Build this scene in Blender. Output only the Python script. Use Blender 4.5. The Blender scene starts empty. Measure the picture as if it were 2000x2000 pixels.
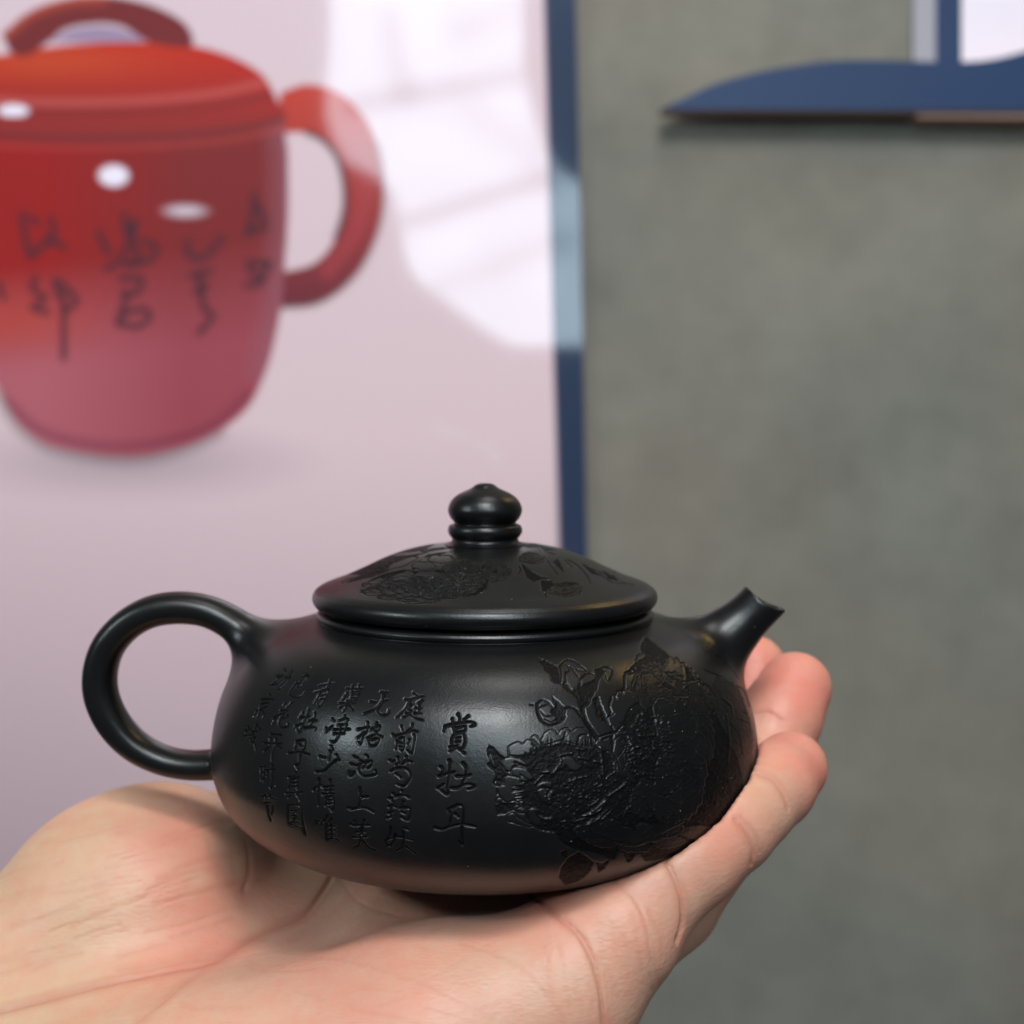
import bpy, math, random
import numpy as np
from mathutils import Vector

random.seed(7)
rng = np.random.default_rng(7)
C = bpy.context.scene.collection
R = math.radians
MM = 0.001
F = 2900.0                       # focal length in pixels of a 2000 px wide picture

# ------------------------------------------------------------------ camera
cam_d = bpy.data.cameras.new('camera')
cam_d.sensor_width = 36.0
cam_d.lens = F / 2000 * 36
cam_d.clip_start = 0.02
cam_d.clip_end = 50
cam_d.dof.use_dof = True
cam_d.dof.focus_distance = 0.254
cam_d.dof.aperture_fstop = 16.5
cam = bpy.data.objects.new('camera', cam_d)
cam.rotation_euler = (R(90), 0, 0)
C.objects.link(cam)
bpy.context.scene.camera = cam

# ------------------------------------------------------------------ light
scn = bpy.context.scene
world = bpy.data.worlds.new('World')
scn.world = world
world.use_nodes = True
bgn = world.node_tree.nodes['Background']
bgn.inputs['Color'].default_value = (0.80, 0.88, 1.0, 1)
bgn.inputs['Strength'].default_value = 0.09


def lamp(name, loc, target, w, h, power, col, spread=180):
    d = bpy.data.lights.new(name, 'AREA')
    d.shape = 'RECTANGLE'
    d.size, d.size_y = w, h
    d.energy = power
    d.color = col
    d.spread = R(spread)
    o = bpy.data.objects.new(name, d)
    o.location = loc
    o.rotation_euler = (Vector(target) - Vector(loc)).to_track_quat('-Z', 'Y').to_euler()
    C.objects.link(o)
    return o


lamp('ceiling_lamp', (0.12, 0.20, 1.30), (0.0, 0.30, -0.05), 0.42, 0.42, 3.6, (1.0, 0.98, 0.96))
lamp('room_lamp', (-0.05, -1.3, 1.62), (0, 0.6, -0.1), 1.0, 0.8, 35, (1.0, 0.95, 0.92))
lamp('key_lamp', (0.27, -0.58, 0.42), (0, 0.27, -0.05), 0.11, 0.11, 1.9, (0.86, 0.96, 1.0))
lamp('extra_high_key', (0.07, -0.60, 0.98), (0, 0.27, -0.05), 0.28, 0.22, 7.5, (0.88, 0.97, 1.0))  # extra key added to strengthen the highlight on the pot
lamp('side_lamp', (-0.84, -0.23, 0.37), (0, 0.3, -0.05), 0.10, 0.10, 3.4, (0.80, 0.95, 1.0))
lamp('warm_lamp', (0.44, 0.60, 0.58), (0, 0.3, -0.02), 0.10, 0.16, 0.55, (1.0, 0.66, 0.22))

scn.view_settings.view_transform = 'Standard'
scn.view_settings.look = 'None'
scn.view_settings.exposure = 0.0
scn.view_settings.gamma = 1.0
scn.render.engine = 'CYCLES'
scn.cycles.use_denoising = True
scn.cycles.max_bounces = 8
scn.cycles.caustics_reflective = False
scn.cycles.caustics_refractive = False

# ------------------------------------------------------------------ helpers


def P(px, py, d):
    """A point in millimetres at depth d (mm) whose image is at (px, py)."""
    return np.array([(px - 1000) / F * d, d, (1000 - py) / F * d])


def project(p):
    d = np.maximum(p[:, 1], 1e-6)
    return 1000 + p[:, 0] / d * F, 1000 - p[:, 2] / d * F


def lin(*c):
    c = np.array(c, float) / 255.0
    return np.where(c <= 0.04045, c / 12.92, ((c + 0.055) / 1.055) ** 2.4)


def empty(name, loc_mm=(0, 0, 0)):
    o = bpy.data.objects.new(name, None)
    o.location = [c * MM for c in loc_mm]
    o.empty_display_size = 0.02
    C.objects.link(o)
    return o


def tag(o, label=None, cat=None, group=None, kind=None):
    if label: o['label'] = label
    if cat: o['category'] = cat
    if group: o['group'] = group
    if kind: o['kind'] = kind
    return o


def mesh_obj(name, verts_mm, faces, mat, parent=None, attrs=None, smooth=True):
    """verts in world mm (or local mm of the parent when the parent sits at an offset, see origin)."""
    me = bpy.data.meshes.new(name)
    v = np.asarray(verts_mm, dtype=np.float64)
    if parent is not None:
        org = np.array(parent.location) / MM
        q = parent
        while q.parent is not None:
            q = q.parent
            org = org + np.array(q.location) / MM
        v = v - org
    v = v * MM
    if isinstance(faces, np.ndarray):
        n = faces.shape[1]
        me.vertices.add(len(v)); me.vertices.foreach_set('co', v.ravel().astype(np.float32))
        me.loops.add(faces.size); me.loops.foreach_set('vertex_index', faces.ravel().astype(np.int32))
        me.polygons.add(len(faces))
        me.polygons.foreach_set('loop_start', (np.arange(len(faces)) * n).astype(np.int32))
        me.update(calc_edges=True)
    else:
        me.from_pydata([tuple(x) for x in v], [], faces)
    me.validate()
    if smooth:
        me.polygons.foreach_set('use_smooth', np.ones(len(me.polygons), dtype=bool))
    if attrs:
        for k, a in attrs.items():
            a = np.asarray(a, dtype=np.float32)
            if a.ndim == 1:
                at = me.attributes.new(k, 'FLOAT', 'POINT'); at.data.foreach_set('value', a)
            else:
                at = me.attributes.new(k, 'FLOAT_COLOR', 'POINT')
                if a.shape[1] == 3: a = np.hstack([a, np.ones((len(a), 1), np.float32)])
                at.data.foreach_set('color', a.ravel())
    if mat: me.materials.append(mat)
    o = bpy.data.objects.new(name, me)
    C.objects.link(o)
    if parent is not None: o.parent = parent
    return o


def grid_faces(nu, nv, wrap_u=False):
    u = np.arange(nu if wrap_u else nu - 1); v = np.arange(nv - 1)
    U, V = np.meshgrid(u, v, indexing='ij')
    U2 = (U + 1) % nu
    a = U * nv + V; b = U2 * nv + V; c = U2 * nv + V + 1; d = U * nv + V + 1
    return np.stack([a, b, c, d], -1).reshape(-1, 4)


def box(name, x0, x1, y0, y1, z0, z1, mat, parent=None):
    v = [(x, y, z) for x in (x0, x1) for y in (y0, y1) for z in (z0, z1)]
    f = [(0, 1, 3, 2), (4, 6, 7, 5), (0, 4, 5, 1), (2, 3, 7, 6), (0, 2, 6, 4), (1, 5, 7, 3)]
    return mesh_obj(name, v, f, mat, parent, smooth=False)


def new_mat(name):
    m = bpy.data.materials.new(name); m.use_nodes = True
    nt = m.node_tree
    return m, nt, nt.nodes['Principled BSDF']


def node(nt, t, **kw):
    n = nt.nodes.new(t)
    for k, v in kw.items(): setattr(n, k, v)
    return n


def polys(s):
    """'x,y x,y; x,y x,y' -> list of arrays"""
    out = []
    for part in s.split(';'):
        part = part.strip()
        if part:
            out.append(np.array([[float(q) for q in p.split(',')] for p in part.split()]))
    return out


def catmull(pts, n=8):
    pts = np.asarray(pts, float)
    if len(pts) < 3: 
        t = np.linspace(0, 1, n)[:, None]
        return pts[0] * (1 - t) + pts[-1] * t
    q = np.vstack([2 * pts[0] - pts[1], pts, 2 * pts[-1] - pts[-2]])
    out = []
    for i in range(1, len(q) - 2):
        p0, p1, p2, p3 = q[i - 1], q[i], q[i + 1], q[i + 2]
        for t in np.linspace(0, 1, n, endpoint=False):
            out.append(0.5 * ((2 * p1) + (-p0 + p2) * t + (2 * p0 - 5 * p1 + 4 * p2 - p3) * t * t
                              + (-p0 + 3 * p1 - 3 * p2 + p3) * t ** 3))
    out.append(q[-2])
    return np.array(out)


class Raster:
    """A drawing in which the carver's strokes are laid down before they are cut into a surface."""
    def __init__(s, x0, y0, x1, y1, res=1.0):
        s.x0, s.y0, s.res = x0, y0, res
        s.w = int((x1 - x0) / res); s.h = int((y1 - y0) / res)
        s.a = np.zeros((s.h, s.w), np.float32)

    def _win(s, pts, m):
        ax = int(max(0, (pts[:, 0].min() - m - s.x0) / s.res)); bx = int(min(s.w, (pts[:, 0].max() + m - s.x0) / s.res + 2))
        ay = int(max(0, (pts[:, 1].min() - m - s.y0) / s.res)); by = int(min(s.h, (pts[:, 1].max() + m - s.y0) / s.res + 2))
        if bx <= ax or by <= ay: return None
        Y, X = np.mgrid[ay:by, ax:bx]
        return (slice(ay, by), slice(ax, bx)), X * s.res + s.x0, Y * s.res + s.y0

    def stroke(s, pts, w0, w1=None, val=1.0, soft=1.2, mode='max', press=False):
        pts = np.asarray(pts, float)
        w1 = w0 if w1 is None else w1
        win = s._win(pts, max(w0, w1) + soft + 1)
        if win is None: return
        sl, X, Y = win
        best = np.full(X.shape, 1e9)
        n = len(pts) - 1
        for i in range(n):
            a, b = pts[i], pts[i + 1]
            d = b - a; L = max(d @ d, 1e-9)
            t = np.clip(((X - a[0]) * d[0] + (Y - a[1]) * d[1]) / L, 0, 1)
            g = (i + t) / n
            if press: w = w0 * (0.62 + 0.5 * np.abs(np.cos(np.pi * g)) ** 2 - 0.45 * g ** 6)
            else: w = w0 + (w1 - w0) * g
            best = np.minimum(best, np.hypot(X - a[0] - t * d[0], Y - a[1] - t * d[1]) - w / 2)
        m = np.clip(0.5 - best / soft, 0, 1)
        s._mix(sl, m, val, mode)

    def _mix(s, sl, m, val, mode):
        A = s.a[sl]
        if mode == 'max': s.a[sl] = np.maximum(A, m * val)
        elif mode == 'set': s.a[sl] = A * (1 - m) + val * m
        else: s.a[sl] = A + m * val

    def poly(s, pts, val=1.0, soft=1.5, mode='max'):
        pts = np.asarray(pts, float)
        win = s._win(pts, soft + 2)
        if win is None: return
        sl, X, Y = win
        inside = np.zeros(X.shape, bool); best = np.full(X.shape, 1e9)
        n = len(pts)
        for i in range(n):
            a, b = pts[i], pts[(i + 1) % n]
            cond = (a[1] > Y) != (b[1] > Y)
            with np.errstate(divide='ignore', invalid='ignore'):
                xi = (b[0] - a[0]) * (Y - a[1]) / (b[1] - a[1] + 1e-12) + a[0]
            inside ^= cond & (X < xi)
            d = b - a; L = max(d @ d, 1e-9)
            t = np.clip(((X - a[0]) * d[0] + (Y - a[1]) * d[1]) / L, 0, 1)
            best = np.minimum(best, np.hypot(X - a[0] - t * d[0], Y - a[1] - t * d[1]))
        sd = np.where(inside, -best, best)
        s._mix(sl, np.clip(0.5 - sd / soft, 0, 1), val, mode)

    def sample(s, px, py):
        x = (px - s.x0) / s.res; y = (py - s.y0) / s.res
        ok = (x >= 0) & (y >= 0) & (x < s.w - 1.01) & (y < s.h - 1.01)
        x = np.clip(x, 0, s.w - 1.02); y = np.clip(y, 0, s.h - 1.02)
        i = x.astype(int); j = y.astype(int); fx = x - i; fy = y - j
        a = s.a
        r = (a[j, i] * (1 - fx) * (1 - fy) + a[j, i + 1] * fx * (1 - fy) + a[j + 1, i] * (1 - fx) * fy + a[j + 1, i + 1] * fx * fy)
        return np.where(ok, r, 0)


def blur(a, k):
    for ax in (0, 1):
        for _ in range(k):
            a = (np.roll(a, 1, ax) + 2 * a + np.roll(a, -1, ax)) / 4
    return a


def vnoise(shape, cell, seed=0):
    g = np.random.default_rng(seed).random((shape[0] // cell + 3, shape[1] // cell + 3))
    y = np.arange(shape[0]) / cell; x = np.arange(shape[1]) / cell
    j = y.astype(int)[:, None]; i = x.astype(int)[None, :]
    fy = (y - y.astype(int))[:, None]; fx = (x - x.astype(int))[None, :]
    fx = fx * fx * (3 - 2 * fx); fy = fy * fy * (3 - 2 * fy)
    return (g[j, i] * (1 - fx) * (1 - fy) + g[j, i + 1] * fx * (1 - fy) + g[j + 1, i] * (1 - fx) * fy + g[j + 1, i + 1] * fx * fy)


def smin(a, b, k):
    h = np.clip(0.5 + 0.5 * (b - a) / k, 0, 1)
    return b * (1 - h) + a * h - k * h * (1 - h)


def capsule(p, a, b, ra, rb):
    ab = b - a; L = max(ab @ ab, 1e-9)
    t = np.clip(((p - a) @ ab) / L, 0, 1)
    return np.linalg.norm(p - a - t[..., None] * ab, axis=-1) - (ra + (rb - ra) * t)


def ellipsoid(p, c, r, rot=None):
    q = p - c
    if rot is not None: q = q @ rot
    r = np.asarray(r, float)
    k0 = np.linalg.norm(q / r, axis=-1); k1 = np.linalg.norm(q / (r * r), axis=-1)
    return k0 * (k0 - 1.0) / np.maximum(k1, 1e-6)


# ------------------------------------------------------------------ materials
def clay_material(name):
    """fired black purple-clay: semi-matt, very fine grain, a few bright mica specks; the cut areas are left unburnished"""
    m, nt, b = new_mat(name)
    tc = node(nt, 'ShaderNodeTexCoord')
    at = node(nt, 'ShaderNodeAttribute', attribute_name='cut')
    n1 = node(nt, 'ShaderNodeTexNoise'); n1.inputs['Scale'].default_value = 2600; n1.inputs['Detail'].default_value = 3
    n2 = node(nt, 'ShaderNodeTexNoise'); n2.inputs['Scale'].default_value = 160; n2.inputs['Detail'].default_value = 5
    n3 = node(nt, 'ShaderNodeTexNoise'); n3.inputs['Scale'].default_value = 900; n3.inputs['Detail'].default_value = 2
    for n in (n1, n2, n3): nt.links.new(tc.outputs['Object'], n.inputs['Vector'])
    vor = node(nt, 'ShaderNodeTexVoronoi'); vor.inputs['Scale'].default_value = 1500
    nt.links.new(tc.outputs['Object'], vor.inputs['Vector'])
    ramp = node(nt, 'ShaderNodeValToRGB')
    ramp.color_ramp.elements[0].color = (0.0026, 0.0027, 0.0029, 1); ramp.color_ramp.elements[1].color = (0.0058, 0.0056, 0.0056, 1)
    nt.links.new(n2.outputs['Fac'], ramp.inputs['Fac'])
    # mica specks
    lt = node(nt, 'ShaderNodeMath', operation='LESS_THAN'); lt.inputs[1].default_value = 0.17
    nt.links.new(vor.outputs['Distance'], lt.inputs[0])
    sep = node(nt, 'ShaderNodeSeparateColor'); nt.links.new(vor.outputs['Color'], sep.inputs[0])
    gt = node(nt, 'ShaderNodeMath', operation='GREATER_THAN'); gt.inputs[1].default_value = 0.998
    addc = node(nt, 'ShaderNodeMath', operation='MULTIPLY_ADD'); addc.inputs[1].default_value = 0.028
    nt.links.new(at.outputs['Fac'], addc.inputs[0]); nt.links.new(sep.outputs[0], addc.inputs[2])
    nt.links.new(addc.outputs[0], gt.inputs[0])
    mu = node(nt, 'ShaderNodeMath', operation='MULTIPLY')
    nt.links.new(lt.outputs[0], mu.inputs[0]); nt.links.new(gt.outputs[0], mu.inputs[1])
    mix = node(nt, 'ShaderNodeMix', data_type='RGBA')
    mix.inputs['B'].default_value = (0.33, 0.31, 0.27, 1)
    mf = node(nt, 'ShaderNodeMath', operation='MULTIPLY'); mf.inputs[1].default_value = 0.55
    nt.links.new(mu.outputs[0], mf.inputs[0])
    nt.links.new(mf.outputs[0], mix.inputs['Factor']); nt.links.new(ramp.outputs['Color'], mix.inputs['A'])
    nt.links.new(mix.outputs['Result'], b.inputs['Base Color'])
    # gloss
    mr = node(nt, 'ShaderNodeMapRange')
    mr.inputs['To Min'].default_value = 0.29; mr.inputs['To Max'].default_value = 0.38
    nt.links.new(n2.outputs['Fac'], mr.inputs['Value'])
    rc = node(nt, 'ShaderNodeMath', operation='MULTIPLY_ADD'); rc.inputs[1].default_value = 0.16
    nt.links.new(at.outputs['Fac'], rc.inputs[0]); nt.links.new(mr.outputs[0], rc.inputs[2])
    nt.links.new(rc.outputs[0], b.inputs['Roughness'])
    sp = node(nt, 'ShaderNodeMath', operation='MULTIPLY_ADD'); sp.inputs[1].default_value = -0.35; sp.inputs[2].default_value = 0.40
    nt.links.new(at.outputs['Fac'], sp.inputs[0]); nt.links.new(sp.outputs[0], b.inputs['Specular IOR Level'])
    # fine grain
    ad = node(nt, 'ShaderNodeMath', operation='MULTIPLY_ADD'); ad.inputs[1].default_value = 0.8
    nt.links.new(n3.outputs['Fac'], ad.inputs[0]); nt.links.new(n1.outputs['Fac'], ad.inputs[2])
    bump = node(nt, 'ShaderNodeBump'); bump.inputs['Distance'].default_value = 0.00011
    st = node(nt, 'ShaderNodeMath', operation='MULTIPLY_ADD'); st.inputs[1].default_value = 0.75; st.inputs[2].default_value = 0.26
    nt.links.new(at.outputs['Fac'], st.inputs[0]); nt.links.new(st.outputs[0], bump.inputs['Strength'])
    nt.links.new(ad.outputs[0], bump.inputs['Height']); nt.links.new(bump.outputs[0], b.inputs['Normal'])
    return m


def skin_material():
    m, nt, b = new_mat('skin')
    tc = node(nt, 'ShaderNodeTexCoord')
    at = node(nt, 'ShaderNodeAttribute', attribute_name='tone')
    n1 = node(nt, 'ShaderNodeTexNoise'); n1.inputs['Scale'].default_value = 55; n1.inputs['Detail'].default_value = 4
    n2 = node(nt, 'ShaderNodeTexNoise'); n2.inputs['Scale'].default_value = 420; n2.inputs['Detail'].default_value = 3
    mp = node(nt, 'ShaderNodeMapping'); mp.inputs['Rotation'].default_value = (0, R(-28), 0); mp.inputs['Scale'].default_value = (0.62, 1, 1.2)
    n3 = node(nt, 'ShaderNodeTexVoronoi'); n3.inputs['Scale'].default_value = 1250
    nt.links.new(tc.outputs['Object'], mp.inputs['Vector'])
    nt.links.new(tc.outputs['Object'], n1.inputs['Vector']); nt.links.new(mp.outputs[0], n2.inputs['Vector']); nt.links.new(mp.outputs[0], n3.inputs['Vector'])
    mul = node(nt, 'ShaderNodeMix', data_type='RGBA', blend_type='MULTIPLY'); mul.inputs['Factor'].default_value = 1
    ramp = node(nt, 'ShaderNodeValToRGB')
    ramp.color_ramp.elements[0].position = 0.36; ramp.color_ramp.elements[1].position = 0.62
    ramp.color_ramp.elements[0].color = (1.0, 0.82, 0.80, 1); ramp.color_ramp.elements[1].color = (0.96, 1.0, 0.98, 1)
    n4 = node(nt, 'ShaderNodeTexNoise'); n4.inputs['Scale'].default_value = 260; n4.inputs['Detail'].default_value = 4
    nt.links.new(tc.outputs['Object'], n4.inputs['Vector'])
    av = node(nt, 'ShaderNodeMix', data_type='FLOAT'); av.inputs['Factor'].default_value = 0.42
    nt.links.new(n1.outputs['Fac'], av.inputs['A']); nt.links.new(n4.outputs['Fac'], av.inputs['B'])
    nt.links.new(av.outputs[0], ramp.inputs['Fac'])
    nt.links.new(at.outputs['Color'], mul.inputs['A']); nt.links.new(ramp.outputs['Color'], mul.inputs['B'])
    nt.links.new(mul.outputs['Result'], b.inputs['Base Color'])
    b.inputs['Subsurface Weight'].default_value = 0.2
    b.inputs['Subsurface Radius'].default_value = (1.0, 0.35, 0.18)
    b.inputs['Subsurface Scale'].default_value = 0.0022
    b.inputs['Roughness'].default_value = 0.46
    b.inputs['Specular IOR Level'].default_value = 0.35
    ad = node(nt, 'ShaderNodeMath', operation='MULTIPLY_ADD'); ad.inputs[1].default_value = 0.5
    nt.links.new(n3.outputs['Distance'], ad.inputs[0]); nt.links.new(n2.outputs['Fac'], ad.inputs[2])
    bump = node(nt, 'ShaderNodeBump'); bump.inputs['Distance'].default_value = 0.0003; bump.inputs['Strength'].default_value = 0.34
    nt.links.new(ad.outputs[0], bump.inputs['Height']); nt.links.new(bump.outputs[0], b.inputs['Normal'])
    return m


def plain(name, col, rough=0.5, spec=0.5, coat=0.0):
    m, nt, b = new_mat(name)
    tc = node(nt, 'ShaderNodeTexCoord')
    n = node(nt, 'ShaderNodeTexNoise'); n.inputs['Scale'].default_value = 14; n.inputs['Detail'].default_value = 4
    nt.links.new(tc.outputs['Object'], n.inputs['Vector'])
    mix = node(nt, 'ShaderNodeMix', data_type='RGBA')
    mix.inputs['A'].default_value = (*[c * 0.93 for c in col], 1); mix.inputs['B'].default_value = (*[min(1, c * 1.07) for c in col], 1)
    nt.links.new(n.outputs['Fac'], mix.inputs['Factor']); nt.links.new(mix.outputs['Result'], b.inputs['Base Color'])
    b.inputs['Roughness'].default_value = rough; b.inputs['Specular IOR Level'].default_value = spec
    b.inputs['Coat Weight'].default_value = coat; b.inputs['Coat Roughness'].default_value = 0.05
    return m


def wall_material():
    m, nt, b = new_mat('grey_wall')
    tc = node(nt, 'ShaderNodeTexCoord')
    n1 = node(nt, 'ShaderNodeTexNoise'); n1.inputs['Scale'].default_value = 9; n1.inputs['Detail'].default_value = 6; n1.inputs['Roughness'].default_value = 0.62
    n2 = node(nt, 'ShaderNodeTexNoise'); n2.inputs['Scale'].default_value = 55; n2.inputs['Detail'].default_value = 5
    n3 = node(nt, 'ShaderNodeTexNoise'); n3.inputs['Scale'].default_value = 3.2; n3.inputs['Detail'].default_value = 2
    for n in (n1, n2, n3): nt.links.new(tc.outputs['Object'], n.inputs['Vector'])
    ad = node(nt, 'ShaderNodeMath', operation='MULTIPLY_ADD'); ad.inputs[1].default_value = 0.5
    nt.links.new(n2.outputs['Fac'], ad.inputs[0]); nt.links.new(n1.outputs['Fac'], ad.inputs[2])
    r = node(nt, 'ShaderNodeValToRGB')
    r.color_ramp.elements[0].position = 0.36; r.color_ramp.elements[1].position = 1.05 - 0.05
    r.color_ramp.elements[0].color = (*lin(101, 98, 91), 1); r.color_ramp.elements[1].color = (*lin(127, 123, 115), 1)
    nt.links.new(ad.outputs[0], r.inputs['Fac'])
    r2 = node(nt, 'ShaderNodeValToRGB')
    r2.color_ramp.elements[0].position = 0.38; r2.color_ramp.elements[1].position = 0.62
    r2.color_ramp.elements[0].color = (0.93, 1.0, 0.99, 1); r2.color_ramp.elements[1].color = (1.0, 0.965, 0.90, 1)
    nt.links.new(n3.outputs['Fac'], r2.inputs['Fac'])
    mul = node(nt, 'ShaderNodeMix', data_type='RGBA', blend_type='MULTIPLY'); mul.inputs['Factor'].default_value = 1
    nt.links.new(r.outputs['Color'], mul.inputs['A']); nt.links.new(r2.outputs['Color'], mul.inputs['B'])
    nt.links.new(mul.outputs['Result'], b.inputs['Base Color'])
    b.inputs['Roughness'].default_value = 0.8
    return m


def print_material(name, ior=1.5, rough=0.06):
    """printed sheet under clear laminate: the colour attribute is the flat print"""
    m, nt, b = new_mat(name)
    at = node(nt, 'ShaderNodeAttribute', attribute_name='ink')
    nt.links.new(at.outputs['Color'], b.inputs['Base Color'])
    b.inputs['Roughness'].default_value = 0.6; b.inputs['Specular IOR Level'].default_value = 0.2
    b.inputs['Coat Weight'].default_value = 1.0; b.inputs['Coat IOR'].default_value = ior; b.inputs['Coat Roughness'].default_value = rough
    return m


# ------------------------------------------------------------------ wall, posters, shelf board
WD = 900.0
wall = box('wall', -2200, 2200, WD, WD + 60, -1500, 1600, wall_material())
tag(wall, kind='structure')

navy = plain('navy_acrylic', lin(34, 57, 92), 0.5, 0.2)
wood = plain('brown_board_edge', lin(168, 136, 122), 0.6, 0.3)
grey_edge = plain('grey_lavender_edge', lin(146, 146, 158), 0.5)
white_print = plain('pale_lavender_print', lin(224, 217, 232), 0.5)


def poster_colours(X, Y):
    """flat print of the large poster with some light painted in, evaluated at print positions X, Y"""
    xl = 1062 + Y * 0.027
    col = np.zeros(X.shape + (3,))
    t = np.clip(Y / 1700, 0, 1)[..., None]
    s = np.clip(X / 1060, 0, 1)[..., None]
    top = lin(205, 190, 200); mid = lin(214, 195, 202); low = lin(190, 172, 180); lowl = lin(182, 164, 172)  # light fall-off down the sheet partly painted into the pink
    base = np.where(t < 0.5, top * (1 - t * 2) + mid * t * 2, mid * (2 - 2 * t) + (low * s + lowl * (1 - s)) * (2 * t - 1))
    base = base * np.array([1.08, 0.985, 0.97])
    col[:] = base

    def pmask(pts, soft=5):
        pts = np.asarray(pts, float); n = len(pts)
        ins = np.zeros(X.shape, bool); best = np.full(X.shape, 1e9)
        for i in range(n):
            a, b = pts[i], pts[(i + 1) % n]
            cond = (a[1] > Y) != (b[1] > Y)
            xi = (b[0] - a[0]) * (Y - a[1]) / (b[1] - a[1] + 1e-12) + a[0]
            ins ^= cond & (X < xi)
            d = b - a; L = max(d @ d, 1e-9)
            tt = np.clip(((X - a[0]) * d[0] + (Y - a[1]) * d[1]) / L, 0, 1)
            best = np.minimum(best, np.hypot(X - a[0] - tt * d[0], Y - a[1] - tt * d[1]))
        sd = np.where(ins, -best, best)
        return np.clip(0.5 - sd / soft, 0, 1)[..., None]

    def lmask(pts, w, soft=5):
        best = np.full(X.shape, 1e9)
        for a, b in zip(pts[:-1], pts[1:]):
            d = b - a; L = max(d @ d, 1e-9)
            tt = np.clip(((X - a[0]) * d[0] + (Y - a[1]) * d[1]) / L, 0, 1)
            best = np.minimum(best, np.hypot(X - a[0] - tt * d[0], Y - a[1] - tt * d[1]) - w / 2)
        return np.clip(0.5 - best / soft, 0, 1)[..., None]

    def put(m, c, a=1.0):
        col[:] = col * (1 - m * a) + np.asarray(c) * m * a
    # soft printed ground shade of the pictured pot
    e = np.hypot((X - 250) / 360, (Y - 900) / 80)
    put(np.clip(1.15 - e, 0, 1)[..., None] ** 1.2, lin(168, 146, 156), 0.75)
    # handle ring
    ho = catmull(polys('548,180 600,165 660,180 712,230 741,300 749,380 735,460 692,540 622,592 540,602')[0])
    hi = catmull(polys('540,262 600,260 642,285 666,330 673,400 652,470 612,515 540,534')[0])
    ring = pmask(np.vstack([ho, hi[::-1]]))
    hd = np.clip((Y - 180) / 420, 0, 1)[..., None]
    hc = lin(188, 58, 44) * (1 - hd) + lin(104, 34, 48) * hd
    put(ring, hc)
    put(ring * lmask(catmull(polys('700,300 712,380 695,450 640,530')[0]), 22, 30), lin(172, 60, 66), 0.7)
    put(lmask(hi[8:40], 11, 10), lin(70, 34, 44), 0.85)
    put(lmask(ho[30:], 8, 14), lin(110, 78, 78), 0.6)
    # body
    body = np.array([(-176, 225), (552, 225), (562, 300), (562, 420), (557, 500), (550, 590), (536, 665), (518, 728), (484, 796), (425, 843), (340, 878),
                     (240, 892), (110, 874), (52, 842), (22, 808), (0, 762), (-34, 680), (-88, 540), (-140, 400)], float)
    body = np.vstack([body[:2], catmull(body[2:], 6)])
    put(lmask(body[44:86], 16, 34), lin(88, 66, 66), 0.8)
    bm = pmask(body)
    ty = np.clip((Y - 250) / 600, 0, 1); tx = np.clip(X / 560, 0, 1)
    c1 = lin(152, 10, 8); c2 = lin(124, 30, 32); c3 = lin(156, 66, 78); c4 = lin(178, 92, 104)
    f2 = np.clip((tx - 0.15) / 0.5, 0, 1)[..., None]
    f3 = np.clip((ty - 0.46 + tx * 0.12) / 0.34, 0, 1)[..., None]
    cb = c1 * (1 - f2) + c2 * f2
    cl = c4 * (1 - f2) + c3 * f2
    put(bm, cb * (1 - f3) + cl * f3)
    put(bm * lmask(body[1:32], 50, 60), lin(142, 90, 104), 0.65)
    put(bm * lmask(catmull(np.array([(8, 780), (90, 846), (240, 872), (400, 838), (486, 770)], float)), 9, 20), lin(112, 34, 66), 0.85)
    put(bm * np.exp(-(((X - 10) / 150) ** 2 + ((Y - 630) / 60) ** 2))[..., None], lin(186, 62, 42), 0.6)
    # lid and rim
    lid = catmull(polys('-150,190 -100,138 0,108 150,86 280,82 380,90 455,112 512,146 538,190 552,232 440,262 280,276 120,274 -140,250')[0])
    lm = pmask(lid)
    fy = np.clip((Y - 90) / 170, 0, 1)[..., None]
    put(lm, lin(186, 30, 10) * (1 - fy) + lin(140, 36, 36) * fy)
    put(lm * np.exp(-(((X - 90) / 220) ** 2 + ((Y - 120) / 40) ** 2))[..., None], lin(196, 74, 32), 0.6)
    put(lm * lmask(catmull(polys('-60,192 100,200 280,196 420,182 528,158')[0]), 8, 18), lin(200, 100, 95), 0.75)
    put(lm * lmask(catmull(polys('-60,214 100,222 280,218 420,206 540,184')[0]), 12, 14), lin(120, 32, 34), 0.8)
    put(lmask(catmull(polys('-60,262 100,272 280,270 440,256 552,232')[0]), 13, 12), lin(110, 32, 38), 0.8)
    put(bm * lmask(catmull(polys('-60,280 100,288 280,286 440,274 556,250')[0]), 6, 10), lin(182, 62, 56), 0.8)
    # bridge knob
    kn = catmull(polys('4,66 60,22 130,-2 200,-8 280,6 345,34 374,66 368,92 290,82 240,52 190,46 130,56 95,82 50,110 18,100')[0])
    put(pmask(catmull(polys('-60,400 -200,400 -280,335 -345,245 -410,222 -395,300 -330,430 -230,540 -100,640 -40,660')[0])), lin(160, 34, 24))
    put(pmask(kn), lin(112, 32, 36))
    put(pmask(kn) * lmask(catmull(polys('4,66 60,22 130,-2 200,-8')[0]), 26, 22), lin(178, 70, 48), 0.9)
    put(pmask(catmull(polys('98,82 135,60 190,52 240,58 288,82')[0])), lin(150, 130, 160))
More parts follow.
